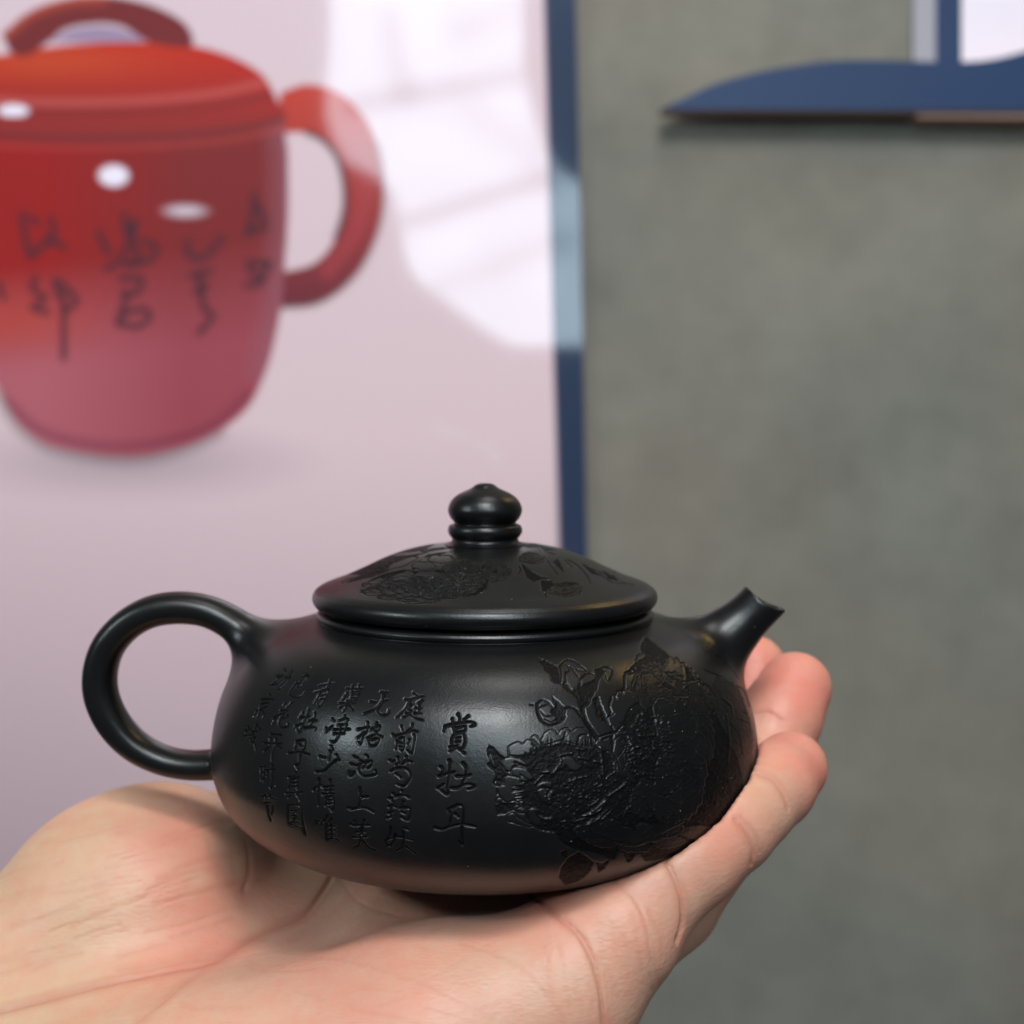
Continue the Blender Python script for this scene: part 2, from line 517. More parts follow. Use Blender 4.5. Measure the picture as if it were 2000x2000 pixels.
    # highlights of the pictured glaze
    for cx, cy, rx, ry, a in ((26, 216, 28, 11, 1), (222, 343, 27, 19, 1), (362, 412, 44, 13, 0.6)):
        e = np.hypot((X - cx) / rx, (Y - cy) / ry)
        put(np.clip((1.25 - e) / (0.35 if a == 1 else 0.8), 0, 1)[..., None], lin(238, 230, 246), a)
    # brushed characters on the pictured pot
    s = 600 / 1932
    for st in polys('140,250 150,350 190,520 240,460; 200,270 230,310; 320,280 335,380 270,460; 290,400 400,460; 230,650 200,720 285,780 205,840 300,870;'
                    '340,670 370,770; 380,680 480,790 420,860; 395,760 400,900 400,1160; 620,370 680,500; 780,260 800,380 840,300; 850,300 820,420 740,560 660,595;'
                    '820,400 870,520 800,570; 900,420 980,460 940,540 800,575; 760,660 885,660 860,745 770,750; 800,760 740,940; 770,880 900,850 940,900 860,960 750,940;'
                    '1180,430 1190,510 1280,525 1400,400; 1205,640 1320,610; 1250,640 1285,850; 1235,740 1300,700; 1300,860 1335,900 1250,1000;'
                    '1600,130 1580,300 1550,380; 1630,200 1665,330 1570,360; 1560,560 1690,560; 1570,600 1640,680 1555,700; 1690,570 1650,660; -10,690 20,780'):
        put(lmask(catmull(st * s + np.array([0, 340])), 11.5, 9), lin(58, 24, 40), 0.95)
    # faint reflected light streak, painted into the print
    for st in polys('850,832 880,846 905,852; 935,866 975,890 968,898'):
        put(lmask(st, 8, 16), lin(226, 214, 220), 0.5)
    navyc = lin(27, 46, 74)
    m = np.clip((X - xl) / 6 + 0.5, 0, 1)[..., None]
    put(m, navyc)
    return col


def build_poster():
    d = WD - 12
    root = empty('poster', P(500, 1000, d))
    tag(root, 'large glossy pink poster with a printed red lidded mug and a navy right border', 'poster')
    ys = np.arange(-300, 2500, 5.0); ss = np.r_[np.arange(0, 1600, 5.0), np.arange(1600, 2400, 20.0)]
    S, Y = np.meshgrid(ss, ys, indexing='ij')
    X = 1124 + Y * 0.021 - S
    k = d / F
    V = np.stack([(X - 1000) * k, np.full_like(X, d), (1000 - Y) * k], -1).reshape(-1, 3)
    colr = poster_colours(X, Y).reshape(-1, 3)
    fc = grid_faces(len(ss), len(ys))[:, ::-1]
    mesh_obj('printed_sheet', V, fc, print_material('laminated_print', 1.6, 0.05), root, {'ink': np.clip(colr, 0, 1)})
    # foam board behind the sheet, a slab that follows the leaning right edge
    def edge(y, o): return (1124 + y * 0.021 + o - 1000) * k
    z0, z1 = (1000 + 300) * k, (1000 - 2495) * k
    v = [(edge(-300, -2370), d + 0.6, z0), (edge(-300, 0.4), d + 0.6, z0), (edge(2495, 0.4), d + 0.6, z1), (edge(2495, -2370), d + 0.6, z1)]
    v += [(a, WD - 0.5, c) for a, b, c in v]
    mesh_obj('backing_board', v, [(0, 1, 2, 3), (7, 6, 5, 4), (0, 4, 5, 1), (1, 5, 6, 2), (2, 6, 7, 3), (3, 7, 4, 0)], plain('foam_board', lin(60, 72, 92), 0.6), root, smooth=False)


build_poster()


def extrude_outline(name, pts_px, d0, d1, mat, parent, mat_side=None):
    """an outline of its own distance, size and thickness"""
    k = d0 / F
    p = [((x - 1000) * k, (1000 - y) * k) for x, y in pts_px]
    n = len(p)
    v = [(x, d0, z) for x, z in p] + [(x, d1, z) for x, z in p]
    f = [tuple(range(n)), tuple(range(2 * n - 1, n - 1, -1))] + [(i, i + n, (i + 1) % n + n, (i + 1) % n) for i in range(n)]
    o = mesh_obj(name, v, f, mat, parent, smooth=False)
    if mat_side:
        o.data.materials.append(mat_side)
        for q in list(o.data.polygons)[2:]: q.material_index = 1
    return o


wave = catmull(polys('1292,213 1340,190 1400,163 1480,141 1560,127 1640,118 1750,118 1850,121 1920,118 1980,106 2060,80 2200,30')[0], 6)
wave = [tuple(q) for q in wave] + [(2200, 216), (1292, 213.5)]
r = empty('wave_board', P(1700, 170, WD - 24))
tag(r, 'navy blue wave-topped display board with a brown cut edge on the grey wall', 'display board')
extrude_outline('front_board', wave, WD - 24, WD - 8, navy, r, wood)
extrude_outline('lower_rail', [(1792, 214), (2240, 217), (2240, 232), (1792, 229)], WD - 20, WD - 1, wood, r)
r = empty('framed_print', P(1900, 40, WD - 6))
tag(r, 'pale lavender print with navy and grey border above the wave board', 'print')
extrude_outline('grey_border', [(1784, -400), (1828, -400), (1828, 200), (1784, 200)], WD - 5, WD - 0.5, grey_edge, r)
extrude_outline('navy_border', [(1828.5, -400), (1878, -400), (1878, 200), (1828.5, 200)], WD - 6, WD - 0.5, navy, r)
extrude_outline('pale_panel', [(1878.5, -400), (2700, -400), (2700, 200), (1878.5, 200)], WD - 7, WD - 0.5, white_print, r)

# ------------------------------------------------------------------ self-glowing cloth added behind the camera, stand-in for the mirrored white shirt
def build_cloth():
    yc = -600.0
    D = 2 * (WD - 12) - yc                       # length of the mirrored path
    out = np.array([(630, -120), (640, 0), (640, 110), (632, 180), (640, 250), (672, 315), (735, 345), (766, 375), (780, 440), (790, 500), (812, 545),
                    (880, 596), (957, 650), (1000, 672), (1110, 671), (1240, 671), (1240, 380), (1130, 356), (1085, 322), (1060, 280), (1040, 225), (1018, 120), (1016, -120)], float)
    ras = Raster(560, -140, 1260, 700, 6.0)
    ras.poly(out, 1, 6)
    ny, nx = ras.a.shape
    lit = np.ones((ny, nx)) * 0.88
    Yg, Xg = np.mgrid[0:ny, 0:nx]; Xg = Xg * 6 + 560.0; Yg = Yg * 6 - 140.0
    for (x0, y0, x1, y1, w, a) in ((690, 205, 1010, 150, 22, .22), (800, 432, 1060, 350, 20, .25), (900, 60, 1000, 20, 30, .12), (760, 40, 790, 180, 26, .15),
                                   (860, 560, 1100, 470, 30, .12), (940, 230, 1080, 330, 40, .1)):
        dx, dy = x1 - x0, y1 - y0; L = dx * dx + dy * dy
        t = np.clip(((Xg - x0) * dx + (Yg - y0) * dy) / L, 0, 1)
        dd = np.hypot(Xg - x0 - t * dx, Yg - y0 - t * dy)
        lit -= 2.3 * a * np.exp(-(dd / w) ** 2)  # shade of the folds put into the glow strength
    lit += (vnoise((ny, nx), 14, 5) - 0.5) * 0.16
    k = D / F
    relief = 14 * (vnoise((ny, nx), 22, 3) - .5)
    V = np.stack([(Xg - 1000) * k, yc + relief, (1000 - Yg) * k], -1).reshape(-1, 3)
    idx = np.arange(ny * nx).reshape(ny, nx)
    keep = ras.a[:-1, :-1] > 0.5
    fc = np.stack([idx[:-1, :-1][keep], idx[:-1, 1:][keep], idx[1:, 1:][keep], idx[1:, :-1][keep]], -1)
    used = np.unique(fc); remap = -np.ones(ny * nx, int); remap[used] = np.arange(len(used))
    m, nt, b = new_mat('glowing_shirt_standin')
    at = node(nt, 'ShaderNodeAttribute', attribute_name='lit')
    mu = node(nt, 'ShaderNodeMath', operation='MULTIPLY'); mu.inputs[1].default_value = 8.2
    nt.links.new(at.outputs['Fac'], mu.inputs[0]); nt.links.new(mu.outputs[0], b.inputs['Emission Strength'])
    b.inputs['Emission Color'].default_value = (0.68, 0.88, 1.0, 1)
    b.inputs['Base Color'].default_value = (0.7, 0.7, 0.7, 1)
    o = mesh_obj('glowing_shirt_standin', V[used], remap[fc], m, None, {'lit': lit.ravel()[used]})
    tag(o, 'added glowing stand-in for a white shirt mirrored in the glossy pink poster beside its navy border', 'cloth')


build_cloth()

# ------------------------------------------------------------------ teapot geometry
AX = P(948, 1450, 300)                       # middle of the widest ring
TILT = R(4.5)
ct, st_ = math.cos(TILT), math.sin(TILT)
ROT = np.array([[1, 0, 0], [0, ct, -st_], [0, st_, ct]])     # local -> world; the top leans towards the camera


def to_world(p): return p @ ROT.T + AX


def to_local(p): return (p - AX) @ ROT


ZR = 30.1
body_prof = catmull(np.array([(33.0, 25.6), (35.0, 25.2), (38.2, 24.4), (42.4, 22.8), (46.2, 20.2), (49.6, 16.4), (52.0, 11.8), (53.6, 6.4), (54.4, 0.8), (54.2, -3.6),
                              (52.2, -9.0), (48.8, -13.0), (44.2, -16.1), (38.2, -18.5), (32.0, -20.2), (27.0, -21.3), (25.4, -21.9)], float), 14)
collar = np.array([(29.0, 27.4), (31.5, 27.55), (32.6, 27.5), (33.3, 27.1), (33.6, 26.6), (33.5, 26.05), (33.1, 25.7)], float)
foot = np.array([(24.8, -22.6), (23.8, -22.8), (22.8, -22.4), (21, -21.4), (10, -21.2), (0.01, -21.2)], float)


def resample(p, step):
    d = np.r_[0, np.cumsum(np.linalg.norm(np.diff(p, axis=0), axis=1))]
    n = max(2, int(d[-1] / step) + 1)
    s = np.linspace(0, d[-1], n)
    return np.stack([np.interp(s, d, p[:, 0]), np.interp(s, d, p[:, 1])], -1)


def prof_sdf(p):
    """signed distance of local points to the body of revolution"""
    pr = np.vstack([[(0.0, 25.6)], body_prof[::4], [(0.0, -21.9)]])
    r = np.hypot(p[:, 0], p[:, 1]); z = p[:, 2]
    best = np.full(len(p), 1e9); ins = np.zeros(len(p), bool)
    n = len(pr)
    for i in range(n):
        a, b = pr[i], pr[(i + 1) % n]
        if i < n - 1:
            d = b - a; L = max(d @ d, 1e-12)
            t = np.clip(((r - a[0]) * d[0] + (z - a[1]) * d[1]) / L, 0, 1)
            best = np.minimum(best, np.hypot(r - a[0] - t * d[0], z - a[1] - t * d[1]))
        cond = (a[1] > z) != (b[1] > z)
        xi = (b[0] - a[0]) * (z - a[1]) / (b[1] - a[1] + 1e-12) + a[0]
        ins ^= cond & (r < xi)
    return np.where(ins, -best, best)


def lp(px, py, dy=0.0):
    """pixel position -> pot-local point in the plane of the handle and spout (local y = dy)"""
    ray = np.array([(px - 1000) / F, 1.0, (1000 - py) / F])
    nrm = ROT @ np.array([0, 1, 0]); o = AX + nrm * dy
    t = (o @ nrm) / (ray @ nrm)
    return to_local(ray * t)


# handle centre line: pixel, half thickness in px, half width in mm
HW = [(560, 1290, 40, 6.0), (500, 1250, 35, 5.8), (452, 1216, 31, 5.3), (405, 1194, 30, 4.9), (350, 1187, 31, 4.6), (295, 1195, 31, 4.5), (248, 1221, 31, 4.4), (212, 1262, 31.5, 4.4), (196, 1312, 32, 4.4),
      (199, 1362, 32, 4.4), (222, 1412, 31, 4.4), (262, 1455, 29, 4.4), (315, 1483, 27, 4.5), (370, 1494, 27, 4.7), (430, 1492, 29, 5.0), (480, 1486, 33, 5.4)]
SP = [(1300, 1322, 88), (1364, 1284, 71), (1414, 1246, 59), (1450, 1214, 48.5), (1479, 1186, 45), (1496, 1167, 45.5), (1508, 1151, 46.5)]


def chain(raw, n):
    raw = np.array(raw, float)
    q = catmull(np.hstack([np.array([lp(a, b) for a, b in raw[:, :2]]), raw[:, 2:]]), n)
    return q


HC = chain(HW, 6)
HC[:, 3] /= 9.67
SC = chain(SP, 6)
SC[:, 3] /= 9.67


def seg_sdf(p, chain_, kind):
    best = np.full(len(p), 1e9)
    for a, b in zip(chain_[:-1], chain_[1:]):
        d = b[:3] - a[:3]; L = max(d @ d, 1e-9)
        t = np.clip(((p - a[:3]) @ d) / L, 0, 1)
        q = p - a[:3] - t[:, None] * d
        if kind == 'handle':
            hx = a[3] + (b[3] - a[3]) * t; hy = a[4] + (b[4] - a[4]) * t
            rad = np.hypot(q[:, 0], q[:, 2]); e = ((rad / hx) ** 2.4 + (np.abs(q[:, 1]) / hy) ** 2.4) ** (1 / 2.4)
            v = (e - 1) * hx
        else:
            v = np.linalg.norm(q, axis=1) - (a[3] + (b[3] - a[3]) * t)
        best = np.minimum(best, v)
    return best


def pot_sdf(p, k_h=5.5, k_s=6.0):
    return smin(smin(prof_sdf(p), seg_sdf(p, HC, 'handle'), k_h), seg_sdf(p, SC, 'spout'), k_s)


def relax(p, it=5, lim=9.0):
    """move points onto the common smooth skin of body, handle and spout"""
    p = p.copy(); p0 = p.copy(); e = 0.05
    for _ in range(it):
        f = pot_sdf(p)
        g = np.stack([pot_sdf(p + np.eye(3)[i] * e) - f for i in range(3)], -1) / e
        gn = np.maximum((g ** 2).sum(1), 0.15)
        p -= (f / gn)[:, None] * g * 0.9
        d = p - p0; L = np.linalg.norm(d, axis=1); s = np.minimum(1, lim / np.maximum(L, 1e-9))
        p = p0 + d * s[:, None]
    return p


# ------------------------------------------------------------------ the carver's drawing
REG = {'A': (760, 1330, 200 / 1932), 'B': (760, 1500, 200 / 1932), 'C': (600, 1310, 200 / 1932), 'D': (600, 1480, 200 / 1932),
       'E': (460, 1290, 200 / 1932), 'G': (460, 1450, 200 / 1932), 'P': (940, 1270, 300 / 1932), 'Q': (940, 1420, 300 / 1932),
       'S': (1180, 1240, 300 / 1932), 'T': (1040, 1560, 440 / 1932), 'L': (640, 1050, 320 / 1932), 'M': (940, 1050, 320 / 1932)}


def reg(key, s):
    x, y, k = REG[key]
    return [q * k + np.array([x, y]) for q in polys(s)]


TEXT = [
 ('A', '1300,620 1335,700 1325,780; 1190,715 1210,775; 1490,660 1400,735; 1055,855 1030,955; 1110,840 1300,800 1500,770 1590,790 1620,830 1530,860; 1215,870 1240,980; 1260,890 1430,850 1430,930 1370,960; 1250,975 1370,955; 1180,1180 1190,1080 1240,1010 1390,990 1430,1080 1430,1180 1390,1280; 1270,1080 1340,1060; 1265,1150 1335,1140; 1150,1250 1290,1220; 1270,1250 1140,1330; 1320,1280 1430,1380'),
 ('A', '970,1620 1010,1680 985,1780; 940,1800 1060,1760 1230,1720; 1130,1500 1150,1570 1120,1850 1095,2000 1100,2150 930,2030; 920,2020 1030,1950; 1390,1550 1450,1650 1440,1780 1380,1945; 1280,1802 1420,1802 1540,1772; 1180,2022 1290,2022 1400,1962 1530,1952 1610,2002 1490,2042'),
 ('B', '1120,780 1160,900 1150,1070; 1180,760 1320,700 1400,760 1400,1000 1390,1060; 1250,870 1310,930; 860,1130 1000,1160 1180,1100 1350,1070 1480,1080 1630,1110; 1370,1120 1380,1300 1390,1460 1310,1370'),
 ('A', '460,220 530,275; 300,340 350,350 450,320 650,280; 400,350 300,520 130,690; 380,440 425,440 350,520 405,550; 410,560 340,640 250,690; 310,600 400,640 500,710 640,740; 620,360 530,415; 565,400 560,600; 490,505 600,500; 470,605 600,600'),
 ('A', '230,850 255,935; 440,810 420,880 330,960; 70,1010 100,1040 300,980 430,940 540,960; 150,1130 120,1300; 190,1090 250,1060 275,1100 270,1250 240,1320 200,1290; 195,1160 250,1185; 195,1235 245,1245; 380,1110 350,1205; 460,1000 480,1060 460,1200 420,1370 340,1310'),
 ('A', '10,1500 60,1530 105,1500; 160,1440 180,1560; 320,1430 320,1490 240,1590; 320,1500 430,1530; 130,1570 120,1640 20,1710; 120,1650 250,1640 350,1680 400,1780 380,1870 300,1970 250,1992 140,1950; 130,1752 225,1835'),
 ('B', '70,480 110,560; 0,575 60,570; 240,430 262,495; 100,530 280,520 380,570; 40,590 70,680 -20,740; 60,715 130,745; 30,760 20,900; -10,860 60,830; 265,640 245,740; 210,765 380,760 390,900 350,1000; 235,830 295,865; 235,935 295,985; -30,950 30,920'),
 ('D', '1570,1310 1560,1450 1480,1600 1600,1690; 1665,1440 1620,1600 1500,1680; 1480,1560 1700,1490; 1830,1335 1910,1365; 1700,1490 1980,1560; 1810,1400 1815,1580 1780,1700 1680,1760; 1860,1680 1950,1750 2060,1820'),
 ('C', '1390,400 1515,400; 1440,400 1420,550 1350,640 1250,730 1060,810; 1190,580 1290,590; 1400,580 1505,550; 1380,620 1320,720 1340,800 1430,840 1520,810 1540,730'),
 ('C', '1140,970 1110,1170; 955,1105 1170,1060; 1090,1170 940,1270; 1060,1180 1030,1300 1000,1390 960,1350; 1310,980 1260,1060 1190,1120; 1280,1060 1370,1040 1330,1130 1240,1220 1120,1280; 1260,1130 1330,1210 1420,1250; 1140,1300 1160,1400; 1200,1300 1340,1280 1330,1350 1270,1420 1160,1410'),
 ('C', '880,1620 955,1655; 820,1760 935,1795; 880,1920 830,1990 780,1980 800,1900; 990,1700 1090,1745 1205,1700 1190,1800 1130,1850; 1110,1600 1140,1650 1090,1760 1045,1855; 1000,1740 960,1842 980,1932 1060,1992 1200,1982 1290,1952 1280,1882'),
 ('D', '990,570 990,760 970,935; 1005,745 1145,735; 780,950 850,970 1000,940 1120,960 1245,1030'),
 ('D', '810,1255 880,1290; 895,1205 935,1275; 870,1275 1185,1275; 1070,1180 1045,1290; 935,1405 1105,1395; 860,1500 960,1510 1155,1490; 1030,1300 1010,1500 960,1660 890,1690; 1040,1570 1150,1690 1300,1770'),
 ('C', '740,330 820,330 1045,330; 850,280 830,365; 980,260 950,345; 745,410 715,455; 700,470 668,530; 660,545 735,450; 830,400 985,380; 850,390 800,560; 965,435 865,445; 960,430 930,495 840,505; 800,560 935,540; 600,610 900,600; 750,560 720,680 670,770; 740,620 595,705; 770,640 860,740'),
 ('C', '465,900 505,945; 350,1080 345,1160 470,1040; 700,840 680,900 590,945; 680,900 765,905 730,960; 580,1020 690,1010; 735,1015 680,1185; 490,1110 805,1100; 500,1190 700,1180; 620,1020 600,1180 560,1290 500,1350 440,1330'),
 ('C', '445,1420 475,1500; 430,1510 400,1700; 235,1620 340,1645; 545,1590 600,1700; 560,1680 420,1800 310,1900'),
 ('D', '170,260 290,260; 220,400 200,650 205,900; 120,610 165,555; 255,520 300,560; 430,420 410,680; 330,560 485,540; 320,620 475,610; 290,685 485,680; 350,740 340,910; 370,740 470,740 500,900 470,1000 415,940; 395,805 450,800; 395,870 450,865'),
 ('D', '165,1180 180,1275; 180,1210 245,1210 285,1295; 385,1080 310,1215; 360,1240 360,1515; 465,1150 400,1225; 400,1300 530,1295; 400,1380 525,1370; 400,1455 525,1450; 450,1250 460,1540; 380,1545 500,1530 610,1580'),
 ('C', '220,280 400,240 535,240; 430,165 380,290 300,360 120,410; 240,400 120,625; 280,360 400,350 350,480 230,670 180,630; 260,465 345,440; 240,535 315,520'),
 ('E', '1270,980 1200,1085; 1210,1080 1385,1050; 1380,920 1330,1050 1240,1250 1200,1360 1160,1310; 1130,1240 1255,1190; 1490,980 1480,1080 1420,1135; 1380,1140 1525,1130; 1450,1130 1390,1260; 1280,1270 1480,1260 1500,1310'),
 ('E', '1150,1530 1110,1700; 1170,1520 1300,1510 1290,1650 1260,1720; 1190,1580 1245,1625; 1000,1750 1200,1730 1390,1780; 1215,1770 1190,1950 1130,1975'),
 ('G', '1130,430 1175,515; 1000,655 1195,660; 1130,560 1110,660; 1020,680 1000,890; 1050,700 1150,700 1165,890; 1050,765 1135,765; 1045,835 1135,835; 950,955 1275,940; 1060,960 995,1045; 1150,980 1215,1095'),
 ('G', '980,1180 1000,1500 1030,1560; 980,1180 1180,1180 1240,1280 1270,1500 1320,1740 1265,1640; 1030,1550 1180,1600 1275,1630; 1050,1290 1185,1280; 1115,1280 1110,1480; 1060,1385 1155,1380; 1050,1500 1205,1530; 1150,1420 1195,1465'),
 ('E', '1330,250 1235,305; 1250,300 1375,290 1350,350 1290,390 1260,470 1160,510; 1140,420 1225,400; 1200,420 1140,515; 1130,430 1020,580 1020,660 1120,700 1240,680 1300,600'),
 ('E', '925,810 895,865; 1060,790 960,890; 850,950 975,940; 850,1000 700,1095; 740,1090 690,1215; 975,1040 890,1105; 900,1010 820,1150 830,1240 900,1270 980,1240 990,1190'),
 ('E', '660,1390 855,1410; 650,1470 640,1600 540,1720; 540,1560 860,1570; 760,1470 740,1600 690,1760 680,1900; 780,1600 850,1665'),
 ('G', '470,470 480,725; 540,450 525,745; 480,460 540,455; 480,580 530,575; 485,700 525,695; 600,560 585,645; 690,420 680,600 675,870 640,830; 570,520 745,510'),
 ('G', '470,1020 600,1020 745,1080; 550,985 565,1065; 655,985 640,1055; 530,1145 620,1130 700,1160 710,1250 680,1355; 600,1190 630,1380 665,1475'),
 ('E', '780,300 885,280; 870,290 660,450; 650,460 765,460 735,410; 920,320 1030,310 960,430 820,550 790,515; 1065,205 980,330 820,480; 930,175 945,215'),
 ('E', '635,640 665,675; 480,740 690,730 690,775; 470,830 440,925; 490,820 610,800 600,860 490,915; 460,920 420,1040 395,1095; 390,950 320,1065; 500,950 530,1030 510,1105'),
 ('E', '240,1250 190,1390; 180,1325 285,1300; 160,1430 285,1400; 400,1210 340,1335 330,1480 390,1710; 440,1280 465,1320; 300,1350 410,1340; 320,1380 275,1510; 370,1440 290,1570'),
]


def blossom(M, edges, c, rad, rings, seed, skip=lambda a: False, lo_=0.18, hi_=0.55):
    """overlapping frilled petals, outer ring first; every petal is a lobe with a cut outline"""
    r_ = np.random.default_rng(seed)
    for q, n in rings:
        a0 = r_.random() * 6.28
        for i in range(n):
            a = a0 + 2 * math.pi * i / n + r_.normal(0, .12)
            if skip(a): continue
            half = math.pi / n * r_.uniform(1.0, 1.5); rr_ = q * r_.uniform(.86, 1.08)
            t = np.linspace(-1, 1, 25)
            rad_ = rr_ * (1 - 0.22 * t ** 4) * (1 + 0.045 * np.abs(np.sin(t * r_.uniform(6, 10) + r_.random() * 3)))
            x = c[0] + rad[0] * rad_ * np.cos(a + t * half); y = c[1] + rad[1] * rad_ * np.sin(a + t * half)
            b0 = max(0.05, rr_ - 0.42)
            xb = c[0] + rad[0] * b0 * np.cos(a + t[::-6] * half * .6); yb = c[1] + rad[1] * b0 * np.sin(a + t[::-6] * half * .6)
            edge = np.stack([x, y], -1); full = np.vstack([edge, np.stack([xb, yb], -1)])
            M.poly(full, r_.uniform(lo_, hi_), 1.6, 'set')
            M.stroke(edge, 1.5, val=1.0, soft=1.2)
            inner = (edge - np.array(c)) * 0.965 + np.array(c)
            edges.append(inner)


def body_drawing():
    """returns (depth mm, roughened mask) rasters"""
    D = Raster(440, 1220, 1490, 1790, 1.0)
    M = Raster(440, 1220, 1490, 1790, 1.0)
    # carved grounds of the peony spray
    grounds = []
    grounds += reg('Q', '260,430 340,372 480,372 600,352 700,310 770,250 900,238 1000,215 1100,222 1200,240 1290,250 1390,280 1450,190 1500,250 1600,320 1660,420 1700,600 1932,700 1932,1288 1500,1400 1100,1350 700,1288 560,1120 545,1000 480,900 520,760 560,680 640,640 600,560 500,480 360,560 300,560')
    grounds += reg('Q', '90,228 160,270 230,350 290,400 258,450 290,560 345,600 290,700 240,745 200,750 150,710 180,640 180,580 110,510 80,470 110,430 80,330; 180,1000 260,960 340,970 430,950 410,1050 300,1100 200,1112; 150,700 215,800 200,860 180,760')
    grounds += [np.array([(1259, 1243), (1285, 1262), (1305, 1278), (1320, 1295), (1335, 1313), (1344, 1302), (1362, 1330), (1378, 1352), (1395, 1385), (1412, 1420),
                          (1432, 1460), (1448, 1505), (1455, 1540), (1446, 1566), (1430, 1596), (1394, 1632), (1350, 1658), (1308, 1674), (1262, 1682), (1246, 1664), (1228, 1684), (1212, 1662),
                          (1198, 1678), (1180, 1672), (1150, 1665), (1100, 1650), (1085, 1605), (1150, 1560), (1215, 1530), (1240, 1470), (1220, 1420), (1225, 1390), (1240, 1375), (1262, 1368), (1290, 1362),
                          (1270, 1330), (1250, 1312), (1225, 1318), (1240, 1296), (1262, 1280), (1250, 1268)], float)]
    grounds += reg('P', '1020,420 1080,410 1120,480 1190,490 1230,420 1260,440 1320,420 1420,380 1440,300 1480,360 1450,480 1400,580 1340,700 1250,720 1200,620 1100,530 1040,480; 890,580 960,630 1030,700 1070,740 1050,840 980,910 920,880 960,850 900,820 880,760 940,700; 710,90 800,120 880,160 960,200 980,260 990,400 960,420 880,380 860,300 800,250 750,160; 1400,610 1480,580 1510,680 1560,800 1620,940 1540,900 1460,820 1440,720; 1430,250 1520,210 1560,260 1480,370 1440,320')
    grounds += reg('T', '290,520 400,450 530,540 480,640 400,710 280,745 225,680 240,600; 540,540 600,560 670,510 620,590 565,635; 240,460 300,430 300,510 250,500')
    rq = np.random.default_rng(8)
    for g in grounds:
        g = resample(catmull(np.vstack([g, g[:1]]), 4), 3.0) if len(g) > 11 else resample(np.vstack([g, g[:1]]), 4.0)
        M.poly(g + rq.normal(0, 0.5, g.shape), 0.92, 1.4)
    side = [(1398, 1318), (1440, 1345), (1462, 1400), (1470, 1450), (1468, 1510), (1450, 1552), (1436, 1500), (1412, 1420), (1385, 1365)]
    g = resample(catmull(np.array(side + side[:1], float), 4), 3.0)
    M.poly(g + rq.normal(0, 1.3, g.shape), 0.55, 1.6)
    # petals left standing
    petals = reg('Q', '350,360 340,260 400,212 470,190 530,212 580,160 640,172 700,222 750,280 700,290 620,330 520,362; 630,130 680,102 730,140 760,180 775,250 750,260 690,200;'
                      '760,160 800,80 870,34 930,42 970,85 1000,42 1060,12 1110,22 1140,52 1200,14 1290,14 1350,60 1390,120 1385,270 1290,235 1200,222 1100,190 1000,170 900,200 770,230;'
                      '260,470 290,400 380,382 480,400 560,440 600,500 500,470 410,490 370,560 310,540;'
                      '380,590 385,540 420,512 500,512 580,540 640,600 662,645 600,672 530,625 490,600 500,640 440,630;'
                      '290,640 340,612 400,622 480,640 510,690 540,740 460,760 530,800 520,860 545,1000 500,1020 470,950 400,930 330,952 280,920 222,850 218,780 250,732 290,730;'
                      '180,920 220,888 262,908 252,950 200,962; 410,1005 450,980 530,1020 560,1080 480,1082 420,1052; 330,1105 400,1080 460,1140 560,1200 640,1240 600,1262 400,1205 335,1185;'
                      '600,1040 650,1020 745,1050 680,1080 740,1190 765,1240 680,1232 620,1180 600,1110; 720,1112 800,1142 880,1138 902,1168 850,1192 780,1170;'
                      '1000,440 1020,390 1110,375 1170,390 1200,440 1255,470 1272,505 1200,552 1120,530 1080,482 1060,475 1040,512 990,532 970,500;'
                      '700,780 720,720 790,690 870,690 902,712 880,760 830,760 780,742 720,772; 710,802 760,772 820,790 820,850 800,942 750,900 720,850; 840,860 875,800 922,820 892,870 885,920 912,970 850,950 830,900;'
                      '110,320 150,400 180,500 150,500 110,400; 1430,205 1480,150 1540,162 1600,132 1650,165 1662,235 1648,330 1590,300 1500,300;'
                      '1670,255 1682,165 1760,100 1830,45 1835,300 1790,340 1800,440 1850,540 1925,640 1932,700 1850,665 1830,605 1760,612 1700,572 1702,480 1680,425 1692,360 1645,300')
    petals += reg('S', '690,920 745,900 750,1100 715,1100 700,1000; 780,895 850,900 950,930 945,1200 995,1220 930,1282 860,1282 832,1240 852,1180 820,1130 832,1080 790,1032 802,980 760,925; 920,1282 962,1292 1000,1400 1062,1482 1040,1512 980,1472 962,1420 930,1362;'
                       '540,560 600,470 640,540 720,600 760,660 900,760 1040,900 900,880 800,880 720,860 640,840 570,740; 760,290 860,330 960,450 900,430 800,370; 160,1560 250,1440 300,1300 280,1620 220,1700;'
                       '620,880 560,880 440,850 470,810 600,840')
    petals += reg('T', '500,270 600,240 640,330 560,380 490,330; 880,240 960,210 1060,260 1000,330 900,330; 1180,150 1320,160 1260,230 1180,230')
    petals = [catmull(np.vstack([p, p[:1]]), 4)[:-1] for p in petals]
    for p in petals: M.poly(p, 0.0, 2.2, 'set')
    for p in petals: M.stroke(np.vstack([p, p[:1]]), 1.3, val=0.85, soft=1.2)
    # outlines and stems
    edges = []
    blossom(M, edges, (1285, 1450), (118, 178), [(1.0, 12), (0.78, 10), (0.56, 8)], 31, skip=lambda a: math.cos(a) < -0.35)
    blossom(M, edges, (1250, 1610), (150, 62), [(0.96, 11), (0.66, 8)], 33, skip=lambda a: math.sin(a) < 0.1)
    for p in petals[-60:]: pass
    lines = []
